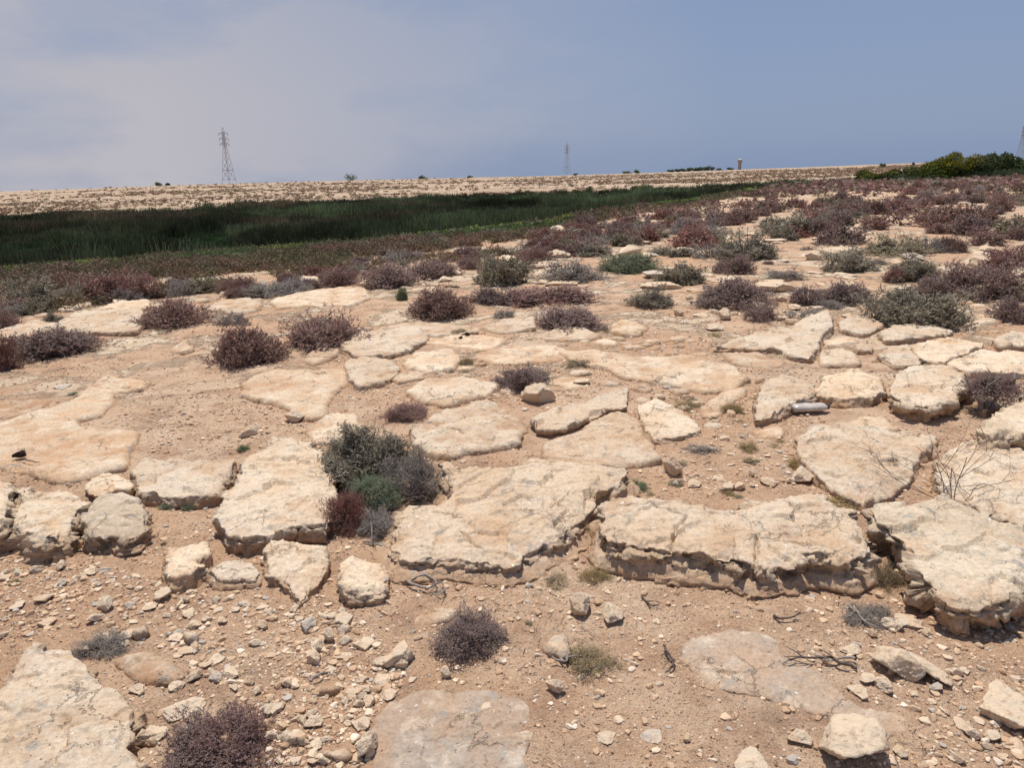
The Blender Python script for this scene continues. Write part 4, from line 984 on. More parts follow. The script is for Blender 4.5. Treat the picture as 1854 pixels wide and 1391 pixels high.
bush('N', 1140, 494, 118, 46, 'fresh green mat of shrub in the middle distance', 2)
bush('G', 1178, 559, 92, 56, 'compact dark bush on the bare slope right of centre', 1)
bush('G', 1236, 518, 96, 58, 'grey green bush behind the compact dark bush', 0)
bush('P', 1330, 560, 158, 74, 'wide purple bush right of centre on the slope', 1)
bush('P', 1380, 583, 74, 44, 'grey purple bush at the lower right of the wide purple bush', 3)
bush('G', 1350, 472, 118, 76, 'tall grey green bush with a purple one before it', 1)
bush('P', 1325, 497, 78, 46, 'purple bush at the foot of the tall grey green bush', 2)
bush('G', 1440, 428, 92, 60, 'dark green grey bush in the upper right field', 3)
bush('D', 1420, 508, 64, 36, 'pale purplish shrub behind the low purple pair', 0)
bush('P', 1462, 553, 80, 46, 'left half of the low purple pair on the slope', 2)
bush('P', 1530, 553, 90, 52, 'right half of the low purple pair on the slope', 0)
bush('D', 1462, 582, 80, 30, 'dry low shrub behind the wedge shaped slab', 1)
bush('G', 1540, 495, 102, 58, 'grey green bush behind the right half of the low purple pair', 0)
bush('P', 1524, 444, 84, 42, 'grey purple bush on stony ground at upper right', 3)
bush('G', 1655, 592, 165, 92, 'large grey green bush above the row of blocks on the right', 2)
bush('G', 1655, 512, 84, 54, 'rounded green grey bush behind the large one on the right', 3)
bush('R', 1625, 512, 44, 34, 'small red purple bush at the left of the rounded green grey one', 1)
bush('G', 1620, 464, 110, 50, 'long grey green bush on stony ground at upper right', 1)
bush('D', 1685, 460, 64, 40, 'pale twiggy shrub at the end of the long grey green bush', 2)
bush('R', 1722, 458, 50, 36, 'small red purple bush beyond the pale twiggy shrub', 0)
bush('P', 1710, 412, 95, 46, 'broad purple bush in the upper right field', 2)
bush('P', 1765, 412, 76, 46, 'purple bush joined to the right of the broad one', 1)
bush('P', 1760, 545, 140, 92, 'big dark purple bush near the right edge', 3)
bush('R', 1828, 500, 100, 72, 'red purple bush at the right edge behind the big dark one', 1)
bush('G', 1815, 545, 80, 54, 'grey green bush between purple ones at the right edge', 0)
bush('P', 1845, 588, 76, 56, 'purple bush at the right edge by the thin brown plate', 2)
bush('P', 1585, 416, 50, 28, 'small purple bush among rocks at upper right', 0)
bush('G', 1838, 428, 80, 40, 'grey green bush at the right edge in the upper field', 1)
bush('P', 1700, 480+60, 80, 50, 'purple bush left of the big dark purple one', 0)
bush('Y', 843, 662, 36, 28, 'yellow green weed between the low slabs', 0)
bush('Y', 832, 608, 42, 18, 'row of dry yellow weeds behind the flat slab', 1)
bush('Y', 1045, 668, 60, 26, 'yellow green weeds along the low slab behind the dark bush', 2)
bush('Y', 1322, 750, 42, 34, 'green yellow weed on the flat pale rock', 3)
bush('Y', 1245, 742, 48, 26, 'dry weed left of the flat pale rock', 1)
bush('Y', 1355, 818, 36, 26, 'small weed on the soil below the white boulder', 0)
bush('Y', 1445, 848, 36, 34, 'weed leaning on the left corner of the shield shaped slab', 2)
bush('N', 1145, 890, 60, 26, 'flowering green weed between the two large middle slabs', 3)
bush('Y', 1062, 985, 44, 52, 'dry straw coloured weed in the gap between the two large slabs', 1)
bush('Y', 1010, 1065, 52, 36, 'dry straw tuft at the foot of the large cracked slab', 2)
bush('Y', 1075, 1060, 60, 46, 'dry straw coloured weed at the left end of the long slab', 3)
bush('Y', 1065, 1225, 90, 60, 'dry yellow grass clump beside the thin pale plate', 0)
bush('Y', 1600, 1065, 60, 62, 'dry straw tuft between the long slab and the big tilted block', 1)
bush('D', 760, 1045, 100, 36, 'grey dead litter shrub at the foot of the large cracked slab', 2)
bush('D', 1570, 1140, 90, 46, 'grey dead litter shrub right of the long slab end', 3)
bush('Y', 1525, 925, 70, 34, 'dry grass at the right top of the long slab', 2)
bush('D', 1200, 700, 110, 18, 'low dry weeds along the front of the long low slab', 2, hm=.08)
bush('D', 1270, 822, 60, 20, 'thin grey litter weed on the soil behind the long slab', 0, hm=.05)
bush('D', 1620, 860, 70, 80, 'grey litter shrub in the gap right of the shield shaped slab', 1, hm=.12)
for i, (x, y, w, l) in enumerate([(12, 975, 28, 'between the left edge boulder and the square block'), (135, 1002, 26, 'between the two left blocks'), (310, 918, 40, 'below the pale smooth block, left'),
        (345, 920, 26, 'below the pale smooth block, middle'), (408, 872, 26, 'in the notch right of the pale smooth block'), (440, 815, 24, 'behind the thick rounded block'),
        (30, 1062, 22, 'in the gravel at the left edge'), (296, 990, 14, 'alone on soil left of the broken boulder'), (95, 850, 14, 'at the edge of the left bedrock'),
        (135, 716, 22, 'at the top edge of the left bedrock'), (958, 1138, 22, 'right of the small purple bush'), (560, 790, 30, 'left of the big grey green bush'), (60, 872, 30, 'above the square pale block')]):
    bush('N', x, y, w, w*.5, 'tiny green sprout '+l, i, lod=1, name='green_sprout', cat='sprout', hm=.035)

def gap_weeds():
    for Z, n, tail in (([(610,590),(1340,600),(1350,720),(640,710)], 26, 'in a crack of the middle pavement'), ([(1000,870),(1580,880),(1560,920),(1100,900)], 5, 'behind the long thick slab'),
                       ([(1200,720),(1460,720),(1450,860),(1200,860)], 9, 'on the soil left of the shield shaped slab'), ([(1700,560),(1854,560),(1854,610),(1700,600)], 4, 'near the thin brown plate')):
        Zn = np.array(Z, float); lo, hi = Zn.min(0), Zn.max(0); c = t = 0
        while c < n and t < 900:
            t += 1; x, y = rnd.uniform(lo[0], hi[0]), rnd.uniform(lo[1], hi[1])
            if not inside_poly(np.array([x]), np.array([y]), Z)[0] or inslab1(x, y): continue
            w = rnd.uniform(14, 34); bush('Y', x, y, w, w*.4, 'small dry yellowish weed '+tail, None, 'small weeds '+tail, lod=1, hm=w*.0011*rnd.uniform(.6, 1.2)); c += 1
gap_weeds()

def gnarled_bush():
    g = hit(1790, 750); o = empty('woody_shrub', tuple(g))
    m = MB(); dist = np.linalg.norm(g-np.array([0, 0, CAMZ])); pm = dist/F0
    for a in [(-.035, 0), (-.01, .01), (.02, 0)]:
        P = catmull_open(np.array([[a[0], a[1], -.02], [a[0]*1.5-.01, 0, .07], [a[0]*3+.01, .02, .13], [a[0]*5+.02, .0, .2], [a[0]*6+.03, .02, .27]]), 5)
        m.tube(P, np.linspace(.017, .006, len(P))*(1+.25*fbm3(P*50, 2, 4)), 7, False)
    for k in range(26):
        s = np.array([rnd.uniform(-.1, .12), rnd.uniform(-.03, .05), rnd.uniform(.1, .2)]); e = s+np.array([rnd.uniform(-.1, .1), rnd.uniform(-.1, .1), rnd.uniform(.02, .14)])
        m.tube([s, (s+e)/2+np.array([0, 0, .02]), e], [.005, .004, .002], 5, False)
    m.build('trunk', M_WOOD, o, None, True)
    m1, m2, pw, ph = proto('P', 0, 1); f = link('foliage', m1, None, o); s = 100*pm/pw; f.scale = (s, s, .19/ph); f.location = (0.03, .02, .12)
    b = link('branch', m2, None, o); b.scale = f.scale; b.location = f.location
    tag(o, 'gnarled purple bush with a bare pale trunk, right of the large cracked boulder', 'shrub')
gnarled_bush()
def thorny():
    r = random.Random(5); o = empty('bare_thorny_shrub', tuple(hit(1722, 930))); m = MB(); tw = MB()
    def grow(p, d, L, rad, depth):
        n = 5; P = [np.array(p)]
        for k in range(n):
            d = d + np.array([r.gauss(0, .16), r.gauss(0, .16), r.gauss(0, .10)-.02*(depth > 1)]); d /= np.linalg.norm(d); P.append(P[-1]+d*L/n)
        (m if depth == 0 else tw).tube(P, np.linspace(rad, rad*.65, len(P)), 5, False)
        if depth < 4:
            for k in range(2 if depth else 3):
                i = r.choice([3, 4, 5]); a = np.array([r.gauss(0, .9), r.gauss(0, .7), r.gauss(0, .42)]); nd = d*.55+a*.75; nd /= np.linalg.norm(nd)
                grow(P[i], nd, L*r.uniform(.6, .9), rad*.62, depth+1)
    for a in [(-.75, .2, .65), (-.3, .4, .9), (.1, .1, .95), (.6, .2, .7), (.95, 0, .3), (-.2, -.3, .6), (.4, .5, .6)]:
        d = np.array(a, float); grow((0, 0, 0), d/np.linalg.norm(d), r.uniform(.2, .32), .0026, 0)
    m.build('main_stem', M_TWIG, o, None, True); tw.build('twig', M_TWIG, o, None, True)
    tag(o, 'bare thorny shrub of thin brown twigs in front of the broad flat right slab', 'thorny shrub')
thorny()

# ------------------------------------------------------------------ gravel, and the bigger loose stones in it
Z_DENSE = [(0,1000),(300,1050),(480,1100),(600,1085),(740,1200),(720,1260),(480,1300),(340,1200),(150,1150),(0,1160)]
Z_MID = [(560,1230),(720,1240),(665,1391),(480,1391),(500,1300)]
Z_RIGHT = [(1540,1130),(1854,1100),(1854,1391),(1590,1391),(1700,1310),(1600,1220)]
Z_SOIL = [(1200,690),(1370,690),(1450,880),(1200,890)]
Z_FIELD = [(1240,570),(1854,610),(1854,560),(1240,520)]
Z_BARE = [(200,690),(440,690),(560,770),(430,825),(230,825)]
Z_PAVE = [(600,580),(1380,590),(1380,730),(640,730)]
ZONES = [(Z_PAVE, .6), (Z_DENSE, 1.0), (Z_MID, .9), (Z_RIGHT, .5), (Z_SOIL, .55), (Z_FIELD, .7), (Z_BARE, .5)]
def inslab(px, py, grow=0):
    m = np.zeros(len(px), bool)
    for P in SLABS_PX: m |= inside_poly(px, py, P)
    return m
TB = {}
for k in range(5):
    TB[1, k] = stone_shape(300+k, 1 + 1, 8, [.7, .5, .9, .4, .6][k], .0)
    TB[0, k] = stone_shape(320+k, 1, 8, [.7, .5, .9, .4, .6][k], .0)
def scatter(templ, P, S, RZ, cols, TX=None):
    V, Fc = templ; n = len(P); c, s = np.cos(RZ), np.sin(RZ)
    S = S if S.ndim == 2 else np.repeat(S[:, None], 3, 1)
    v = V[None]*S[:, None]; x = v[..., 0]*c[:, None]-v[..., 1]*s[:, None]; y = v[..., 0]*s[:, None]+v[..., 1]*c[:, None]
    v = np.stack([x, y, v[..., 2]], -1)+P[:, None]
    f = Fc[None]+np.arange(n)[:, None, None]*len(V)
    return v.reshape(-1, 3), f.reshape(-1, Fc.shape[1]), np.repeat(cols, len(V), 0)
def merged(name, parts, mat, smooth_on=False, **t):
    V, Fc, C, n = [], [], [], 0
    for v, f, c in parts: V.append(v); Fc.append(f+n); C.append(c); n += len(v)
    return tag(link(name, mesh_from(name, np.concatenate(V), np.concatenate(Fc), cols=np.concatenate(C), smooth_on=smooth_on), mat), **t)
def pos_rand(n, r0, r1, a=.78, power=0.0):
    u = RG.random(n); r = np.exp(math.log(r0)+(math.log(r1)-math.log(r0))*u) if power == 0 else (r0**power+(r1**power-r0**power)*u)**(1/power)
    az = RG.uniform(-a, a, n); return r*np.sin(az), r*np.cos(az), r, az
def gravel():
    x, y, r, az = pos_rand(200000, 1.45, 13)
    px, py = project(np.column_stack([x, y, height(x, y)]))
    dens = np.full(len(x), .20)*(1+1.3*fbm2(x*1.3, y*1.3, 3, 55))
    for Z, d in ZONES: dens = np.where(inside_poly(px, py, Z), d*.9*(.7+.9*np.clip(fbm2(x*2.3, y*2.3, 2, 51)+.4, 0, 1)), dens)
    keep = (RG.random(len(x)) < dens*.46) & ~inslab(px, py)
    x, y, r = x[keep], y[keep], r[keep]; px, py = px[keep], py[keep]; n = len(x)
    s = .0028*(1+r*.22)*(RG.pareto(2.2, n)*.9+1); s = np.minimum(s, .017)
    z = height(x, y)+micro(x, y)+s*.15
    base = np.array([[.58, .41, .27], [.68, .53, .38], [.50, .33, .21], [.45, .39, .33], [.72, .60, .47]])[RG.choice(5, n, p=[.34, .27, .24, .08, .07])]
    cols = base*RG.uniform(.85, 1.12, (n, 1)); P = np.column_stack([x, y, z]); rz = RG.random(n)*6.28
    S = np.column_stack([s, s*RG.uniform(.7, 1.1, n), s*RG.uniform(.7, 1.1, n)]); k = RG.integers(0, 5, n); big = (s > .006)
    parts = []
    for j in range(5):
        for b in (0, 1):
            m = (k == j) & (big == bool(b))
            if m.any(): parts.append(scatter(TB[b, j], P[m], S[m], rz[m], cols[m]))
    merged('gravel', parts, M_GRAVEL, kind='stuff', label='pale angular gravel strewn over the reddish soil', cat='gravel')
    return n
NG = gravel()
def loose():
    regs = [(Z_DENSE, 104, 'pale angular stone in the gravel spread across the lower left', 'stones of the lower left gravel spread', (.017, .034)),
            (Z_MID, 26, 'rounded pale stone in the gravel between the red bush and the flush bottom rock', 'stones by the flush bottom rock', (.015, .028)),
            (Z_RIGHT, 24, 'small pale stone on the soil of the lower right corner', 'stones of the lower right corner', (.014, .026)),
            (Z_SOIL, 24, 'small pale stone on the soil between the pointed slab and the white boulder', 'stones behind the long thick slab', (.018, .03)),
            (Z_FIELD, 26, 'pale stone on the open soil before the row of purple bushes on the right', 'stones before the right hand bushes', (.03, .07))]
    for Z, n, lab, grp, (a, b) in regs:
        Zn = np.array(Z, float); lo, hi = Zn.min(0), Zn.max(0); c = 0; t = 0
        while c < n and t < 4000:
            t += 1; x, y = rnd.uniform(lo[0], hi[0]), rnd.uniform(lo[1], hi[1])
            q = (np.array([x]), np.array([y]))
            if not inside_poly(*q, Z)[0] or inslab(*q)[0]: continue
            g = hit(x, y); w = a+(b-a)*rnd.random()**2.2
            stone(0, 0, 0, lab, rnd.randrange(10), rnd.random()*6.28, rnd.uniform(.7, 1.05), rnd.uniform(.8, 1.1), group=grp, pos=g, w=w*2, sink=rnd.uniform(.08, .28)); c += 1
loose()
def outcrops():
    Z = [([(1180,560),(1854,570),(1854,330),(1700,335),(1560,400),(1300,410),(1180,460)], 80, 'pale limestone rock showing between the bushes of the right hand field', 'rocks of the right hand field', (.09, .34)),
         ([(840,500),(1000,425),(1180,400),(1180,480),(1000,520)], 30, 'pale limestone rock showing between the bushes beyond the middle of the photo', 'rocks beyond the middle', (.12, .36)),
         ([(0,600),(260,560),(500,500),(860,480),(860,530),(400,560),(0,640)], 22, 'pale rock among the low ledges at upper left', 'rocks of the upper left ledges', (.08, .2))]
    for P, n, lab, grp, (a, b) in Z:
        Pn = np.array(P, float); lo, hi = Pn.min(0), Pn.max(0); c = t = 0
        while c < n and t < 4000:
            t += 1; x, y = rnd.uniform(lo[0], hi[0]), rnd.uniform(lo[1], hi[1])
            if not inside_poly(np.array([x]), np.array([y]), P)[0] or inslab(np.array([x]), np.array([y]))[0]: continue
            g = hit(x, y); w = (a+(b-a)*rnd.random()**1.8)*(1+min(np.hypot(g[0], g[1]), 50)*.03)
            stone(0, 0, 0, lab, rnd.randrange(10), rnd.random()*6.28, rnd.uniform(.3, .7), rnd.uniform(.7, 1.3), group=grp, pos=g, w=w*1.3, sink=.2, name='rock', cat='rock'); c += 1
outcrops()
def litter():
    x, y, r, az = pos_rand(2600, 1.5, 8)
    px, py = project(np.column_stack([x, y, height(x, y)])); d = fbm2(x*1.7, y*1.7, 3, 91); m = (d > -.05) & ~inslab(px, py)
    x, y = x[m], y[m]; n = len(x); b = MB()
    L = RG.uniform(.012, .045, n)*(1+np.hypot(x, y)*.08)
    a = RG.random(n)*6.28; z = height(x, y)+micro(x, y)+.003
    for i in range(n):
        dx, dy = math.cos(a[i])*L[i], math.sin(a[i])*L[i]; q = RG.normal(size=2)*L[i]*.15
        b.tube([[x[i], y[i], z[i]], [x[i]+dx*.5+q[0], y[i]+dy*.5+q[1], z[i]+.004], [x[i]+dx, y[i]+dy, z[i]+.001]], [.0013, .0012, .0006], 3, False)
    tag(b.build('twig_litter', M_TWIG, None, None, True), 'dry dark twig litter scattered on the soil', 'litter', kind='stuff')
litter()
# clods of dark organic crumbs round the weeds and along the slab edges
def crumbs():
    x, y, r, az = pos_rand(90000, 1.5, 9); px, py = project(np.column_stack([x, y, height(x, y)]))
    d = fbm2(x*1.5, y*1.5, 4, 93, .6); m = (RG.random(len(x)) < np.clip((d-.02)*2.2, 0.06, .8)*.5) & ~inslab(px, py)
    x, y, r = x[m], y[m], r[m]; n = len(x); s = .0022*(1+r*.2)*RG.uniform(.6, 1.5, n)
    cols = np.array([[.20, .125, .085], [.30, .18, .11], [.38, .25, .16]])[RG.integers(0, 3, n)]*RG.uniform(.8, 1.2, (n, 1))
    merged('soil_crumbs', [scatter(TB[0, 0], np.column_stack([x, y, height(x, y)+micro(x, y)+s*.3]), s, RG.random(n)*6.28, cols)], M_GRAVEL, kind='stuff', label='dark crumbs of soil and litter', cat='soil crumbs')
crumbs()

# ------------------------------------------------------------------ bushes of the right hand field and the rim
def px_of(g): a, b = project(np.array([[g[0], g[1], g[2]]])); return a[0], b[0]
def field_bushes():
    zones = [  # polygon of the photograph, how many, min and max width in metres, kinds, label tail, group tail
      ([(1180,470),(1290,400),(1420,372),(1560,352),(1600,395),(1480,430),(1380,440),(1290,480),(1210,480)], 50, (.5, 1.05), 'PPPPGGRD', 'crowded along the rim of the plateau right of centre', 'rim right of centre'),
      ([(1560,352),(1700,326),(1854,318),(1854,352),(1640,392)], 46, (.6, 1.1), 'PPPPPRGD', 'in the dense belt at the far right below the dark trees', 'belt below the dark trees'),
      ([(1640,395),(1854,360),(1854,470),(1790,470),(1760,430),(1650,430)], 16, (.5, .95), 'PPRPG', 'in the upper right field between the belt and the big purple bushes', 'upper right field'),
      ([(1380,450),(1600,440),(1600,560),(1400,560)], 6, (.2, .35), 'PDG', 'small and scattered on the stony ground of the right hand field', 'small ones of the right hand field'),
      ([(860,470),(1000,428),(1180,392),(1260,382),(1260,420),(1100,462),(1000,480),(900,500)], 62, (.45, .85), 'PPPRRDGD', 'packed along the rim beyond the middle of the photo', 'rim beyond the middle'),
      ([(420,530),(640,480),(860,450),(860,490),(640,515),(420,545)], 28, (.35, .65), 'PPRPDG', 'packed along the rim left of the middle', 'rim left of the middle'),
      ([(0,550),(200,520),(420,505),(420,530),(250,545),(0,580)], 14, (.35, .65), 'GPDGP', 'along the rim at upper left', 'rim at upper left')]
    names = {'P': 'purple', 'R': 'reddish', 'G': 'grey green', 'D': 'dry grey'}
    for P, n, (a, b), kinds, tail, grp in zones:
        Pn = np.array(P, float); lo, hi = Pn.min(0), Pn.max(0); c = t = 0; done = []
        while c < n and t < 3000:
            t += 1; x, y = rnd.uniform(lo[0], hi[0]), rnd.uniform(lo[1], hi[1])
            if not inside_poly(np.array([x]), np.array([y]), P)[0]: continue
            if any(abs(x-q[0]) < q[2]*.8 and abs(y-q[1]) < q[3]*.7 for q in BUSHES_PX): continue
            g = hit(x, y); w = rnd.uniform(a, b)
            if any(math.hypot(g[0]-q[0], g[1]-q[1]) < (w+q[2])*.30 for q in done): continue
            done.append((g[0], g[1], w)); k = rnd.choice(kinds)
            lod = 1 if math.hypot(g[0], g[1]) < 14 else 2
            bush(k, None, None, 0, 0, names[k]+' bush '+tail, group=names[k]+' bushes of the '+grp, pos=g, wm=w, hm=w*rnd.uniform(.45, .68), lod=lod); c += 1
field_bushes()

# ------------------------------------------------------------------ masses of small plants, as leaf sized faces
def clump(seed, nt, nl, ll, lw, flat=.55):
    v, Q, rn, bv, bq = bush_shape(seed, nt, nl, ll, lw, L=(.12, .25), spread=.6, flat=flat, inner=.35); return v, Q
CL_A = [clump(600+k, 64, 6, .085, .042) for k in range(3)]
CL_B = [clump(620+k, 26, 4, .15, .085) for k in range(3)]
CL_C = [clump(640+k, 8, 3, .34, .22) for k in range(3)]
def mass(name, x, y, w, h, cols, near, label, cat):
    n = len(x); P = np.column_stack([x, y, height(x, y)-.02]); S = np.column_stack([w, w, h/.55]); k = RG.integers(0, 3, n); parts = []
    for lod, T in ((0, CL_A), (1, CL_B), (2, CL_C)):
        for j in range(3):
            m = (k == j) & (near == lod)
            if m.any():
                v, f, c = scatter(T[j], P[m], S[m], RG.random(m.sum())*6.28, cols[m])
                c = c*np.repeat(RG.uniform(.7, 1.3, len(c)//4), 4)[:, None]; parts.append((v, f, c))
    merged(name, parts, M_PLANT, kind='stuff', label=label, cat=cat)
def palette(n, pal, p): return np.array(pal)[RG.choice(len(pal), n, p=p)]*RG.uniform(.8, 1.2, (n, 1))
def slope_cover():
    x, y, r, az = pos_rand(95000, 9, 150, .72, 1.15)
    Rm, Ne, Fa, SD, SZ, VV = knots(az); f = (r-Rm)/(Ne-Rm); j = fbm2(x*.12, y*.12, 3, 33)*.25
    m = (f > -.08) & (f+j < 1.12) & (RG.random(len(x)) < np.clip(40/r, .3, 1)) & ((f > 0) | ((RG.random(len(x)) < .3) & (fbm2(x*.6, y*.6, 2, 34) > .0)))
    x, y, r, f, az = x[m], y[m], r[m], f[m], az[m]; n = len(x)
    nz = fbm2(x*.22, y*.22, 3, 61); nz2 = fbm2(x*.5, y*.5, 3, 62)
    red = np.array([[.19, .135, .085], [.15, .13, .075], [.24, .15, .11]])[RG.integers(0, 3, n)]
    grn = np.array([[.085, .115, .045], [.12, .165, .055], [.075, .095, .045]])[RG.integers(0, 3, n)]
    yel = np.array([.22, .27, .07]); t = (smooth(-.30, .02, nz + .14*f)*smooth(-.05, .12, f))[:, None]
    cols = red*(1-t)+grn*t; cols = np.where((nz2 > .20)[:, None] & (t > .5) & (f > .12)[:, None], yel, cols)
    gy = RG.random(n) < .06; cols[gy] = (.26, .23, .18); cols *= (1-.35*smooth(.6, 1.1, f))[:, None]*RG.uniform(.75, 1.25, (n, 1))
    w = RG.uniform(.28, .6, n)*(1+r*.005); h = w*RG.uniform(.25, .5, n)*(1-.3*t[:, 0])
    near = np.where(r < 24, 0, np.where(r < 55, 1, 2))
    print('slope', n, (near == 0).sum(), (near == 1).sum())
    mass('low_scrub', x, y, w, h, cols, near, 'low reddish brown and green scrub covering the slope down to the marsh', 'low scrub')
slope_cover()
def right_far_scrub():
    x, y, r, az = pos_rand(11000, 20, 150, .75, 1.5); Rm, Ne, Fa, SD, SZ, VV = knots(az)
    m = ((az > .33) & (r < 150) & (r > Rm*.75)) | ((az > .12) & (r > 22) & (r < Rm) & (fbm2(x*.18, y*.18, 2, 45) > -.02) & (RG.random(len(x)) < .5)); x, y, r, az = x[m], y[m], r[m], az[m]; n = len(x)
    g = smooth(.55, 1.0, (r-Rm[m])/(Fa[m]-Rm[m]))[:, None]
    cols = palette(n, [(.26, .16, .14), (.21, .13, .115), (.24, .21, .15)], [.5, .3, .2])*(1-g)+palette(n, [(.09, .11, .045), (.12, .13, .07)], [.6, .4])*g
    w = RG.uniform(.6, 1.2, n)
    mass('distant_scrub', x, y, w, w*.36, cols, np.where(r < 45, 1, 2), 'purple and green scrub between the right hand field and the dark trees', 'low scrub')
right_far_scrub()
def far_scrub():
    x, y, r, az = pos_rand(46000, 75, 620, .74, 1.0); Rm, Ne, Fa, SD, SZ, VV = knots(az)
    d = fbm2(x*.02, y*.02, 3, 66)+.5*fbm2(x*.09, y*.09, 2, 67)
    m = (r > Fa+2) & (r < SD) & (RG.random(len(x)) < np.clip(.6+1.3*d, .06, 1)*np.clip(1.25-1.5*(r-Fa)/(SD-Fa), .09, 1)); x, y, r = x[m], y[m], r[m]; n = len(x)
    cols = palette(n, [(.30, .20, .14), (.25, .17, .12), (.23, .20, .12), (.36, .27, .18)], [.45, .25, .15, .15])
    w = RG.uniform(.5, 1.5, n)*np.clip(.7+r/500, .7, 1.3); print('far', n)
    mass('hillside_scrub', x, y, w, w*.34, cols, np.full(n, 2), 'brown dots of scrub over the pale slope beyond the marsh', 'low scrub')
    x, y, r, az = pos_rand(16000, 75, 520, .74, 1.0); Rm, Ne, Fa, SD, SZ, VV = knots(az); m = (r > Fa+3) & (r < SD) & (fbm2(x*.05, y*.05, 3, 71) > -.05)
    x, y, r = x[m], y[m], r[m]; n = len(x); s = RG.uniform(.15, .5, n)
    merged('field_stones', [scatter(TB[0, 3], np.column_stack([x, y, height(x, y)]), np.column_stack([s*1.5, s, s*.5]), RG.random(n)*6.28, palette(n, [(.66, .52, .38), (.72, .60, .46)], [.5, .5]))], M_GRAVEL, kind='stuff', label='pale stones strewn over the slope beyond the marsh', cat='field stones')
far_scrub()
def marsh():
    x, y, r, az = pos_rand(60000, 25, 178, .74, 1.3); Rm, Ne, Fa, SD, SZ, VV = knots(az)
    j = fbm2(x*.08, y*.08, 3, 81)*9; m = ((r+j > Ne) | ((r > Ne*.8) & (RG.random(len(x)) < .25))) & (r+j*.3 < Fa) & (RG.random(len(x)) < np.clip(80/r, .4, 1)); x, y, r, az = x[m], y[m], r[m], az[m]; Ne, Fa = Ne[m], Fa[m]; n = len(x)
    nb = 22; ph = fbm2(x*.07, y*.07, 3, 82); tall = np.clip(.85+1.3*ph+.7*fbm2(x*.3, y*.3, 2, 87), .2, 1.45)
    turf = smooth(.12, .3, fbm2(x*.045+3, y*.045, 2, 83)-.3*(r-Ne)/(Fa-Ne)+.18*(az < -.35)); tall = tall*(1-.75*turf)
    H = tall[:, None]*RG.uniform(.6, 1.15, (n, nb)); an = RG.random((n, nb))*6.28; rr = RG.random((n, nb))*.55
    bx = x[:, None]+np.cos(an)*rr; by = y[:, None]+np.sin(an)*rr; bz = height(x, y)[:, None]-.03+bx*0
    lean = RG.normal(size=(n, nb, 2))*.16*H[..., None]; wv = RG.random((n, nb))*3.14; wx = np.cos(wv)*.022; wy = np.sin(wv)*.022
    k = (1+r/90)[:, None]; wx = wx*k; wy = wy*k
    P0 = np.stack([bx-wx, by-wy, bz], -1); P1 = np.stack([bx+wx, by+wy, bz], -1)
    P2 = np.stack([bx+lean[..., 0]+wx*.35, by+lean[..., 1]+wy*.35, bz+H], -1); P3 = np.stack([bx+lean[..., 0]-wx*.35, by+lean[..., 1]-wy*.35, bz+H], -1)
    V = np.stack([P0, P1, P2, P3], 2).reshape(-1, 3); Q = np.arange(len(V)).reshape(-1, 4)
    a = smooth(-.1, .25, fbm2(x*.09, y*.05, 3, 84))[:, None]; c = np.array([.092, .098, .048])*(1-a)+np.array([.15, .175, .082])*a
    b = (smooth(.16, .34, fbm2(x*.06, y*.11, 3, 85)+.25*((r-Ne)/(Fa-Ne)-.55)))[:, None]; c = c*(1-b)+np.array([.150, .115, .065])*b
    c = c*(1-turf[:, None]*.9)+np.array([.085, .14, .055])*turf[:, None]*.9
    c = c*(RG.uniform(.6, 1.5, (n, 1))*(1.05+1.1*fbm2(x*.16, y*.1, 3, 86))[:, None].clip(.45, 1.9)); C = np.repeat(c, nb, 0)*RG.uniform(.6, 1.35, (n*nb, 1)); print('reeds', n*nb)
    merged('marsh_reeds', [(V, Q, np.repeat(C, 4, 0))], M_PLANT, kind='stuff', label='dark green rushes filling the marshy valley floor', cat='rushes')
marsh()

# ------------------------------------------------------------------ trees
def leafy(seed, lobes, n, ls, up=.0):
    r = np.random.default_rng(seed); L = np.array(lobes, float); vol = L[:, 3]*L[:, 4]; k = r.choice(len(L), n, p=vol/vol.sum())
    d = r.normal(size=(n, 3)); d /= np.linalg.norm(d, axis=1)[:, None]; R = 1+.3*fbm3(d*2.6+k[:, None]*5.3, 3, seed)
    p = L[k, :3]+d*np.stack([L[k, 3], L[k, 3], L[k, 4]], 1)*(R*r.uniform(.6, 1.05, n)**.5)[:, None]
    p[:, 2] = np.maximum(p[:, 2], .05)
    a = r.normal(size=(n, 3)); a /= np.linalg.norm(a, axis=1)[:, None]; b = np.cross(a, r.normal(size=(n, 3))); b /= np.linalg.norm(b, axis=1)[:, None]
    s = ls*r.uniform(.6, 1.4, (n, 1)); V = np.stack([p-a*s, p+b*s*.5, p+a*s, p-b*s*.5], 1).reshape(-1, 3)
    return V, np.arange(4*n).reshape(-1, 4), np.repeat(r.random(n), 4)
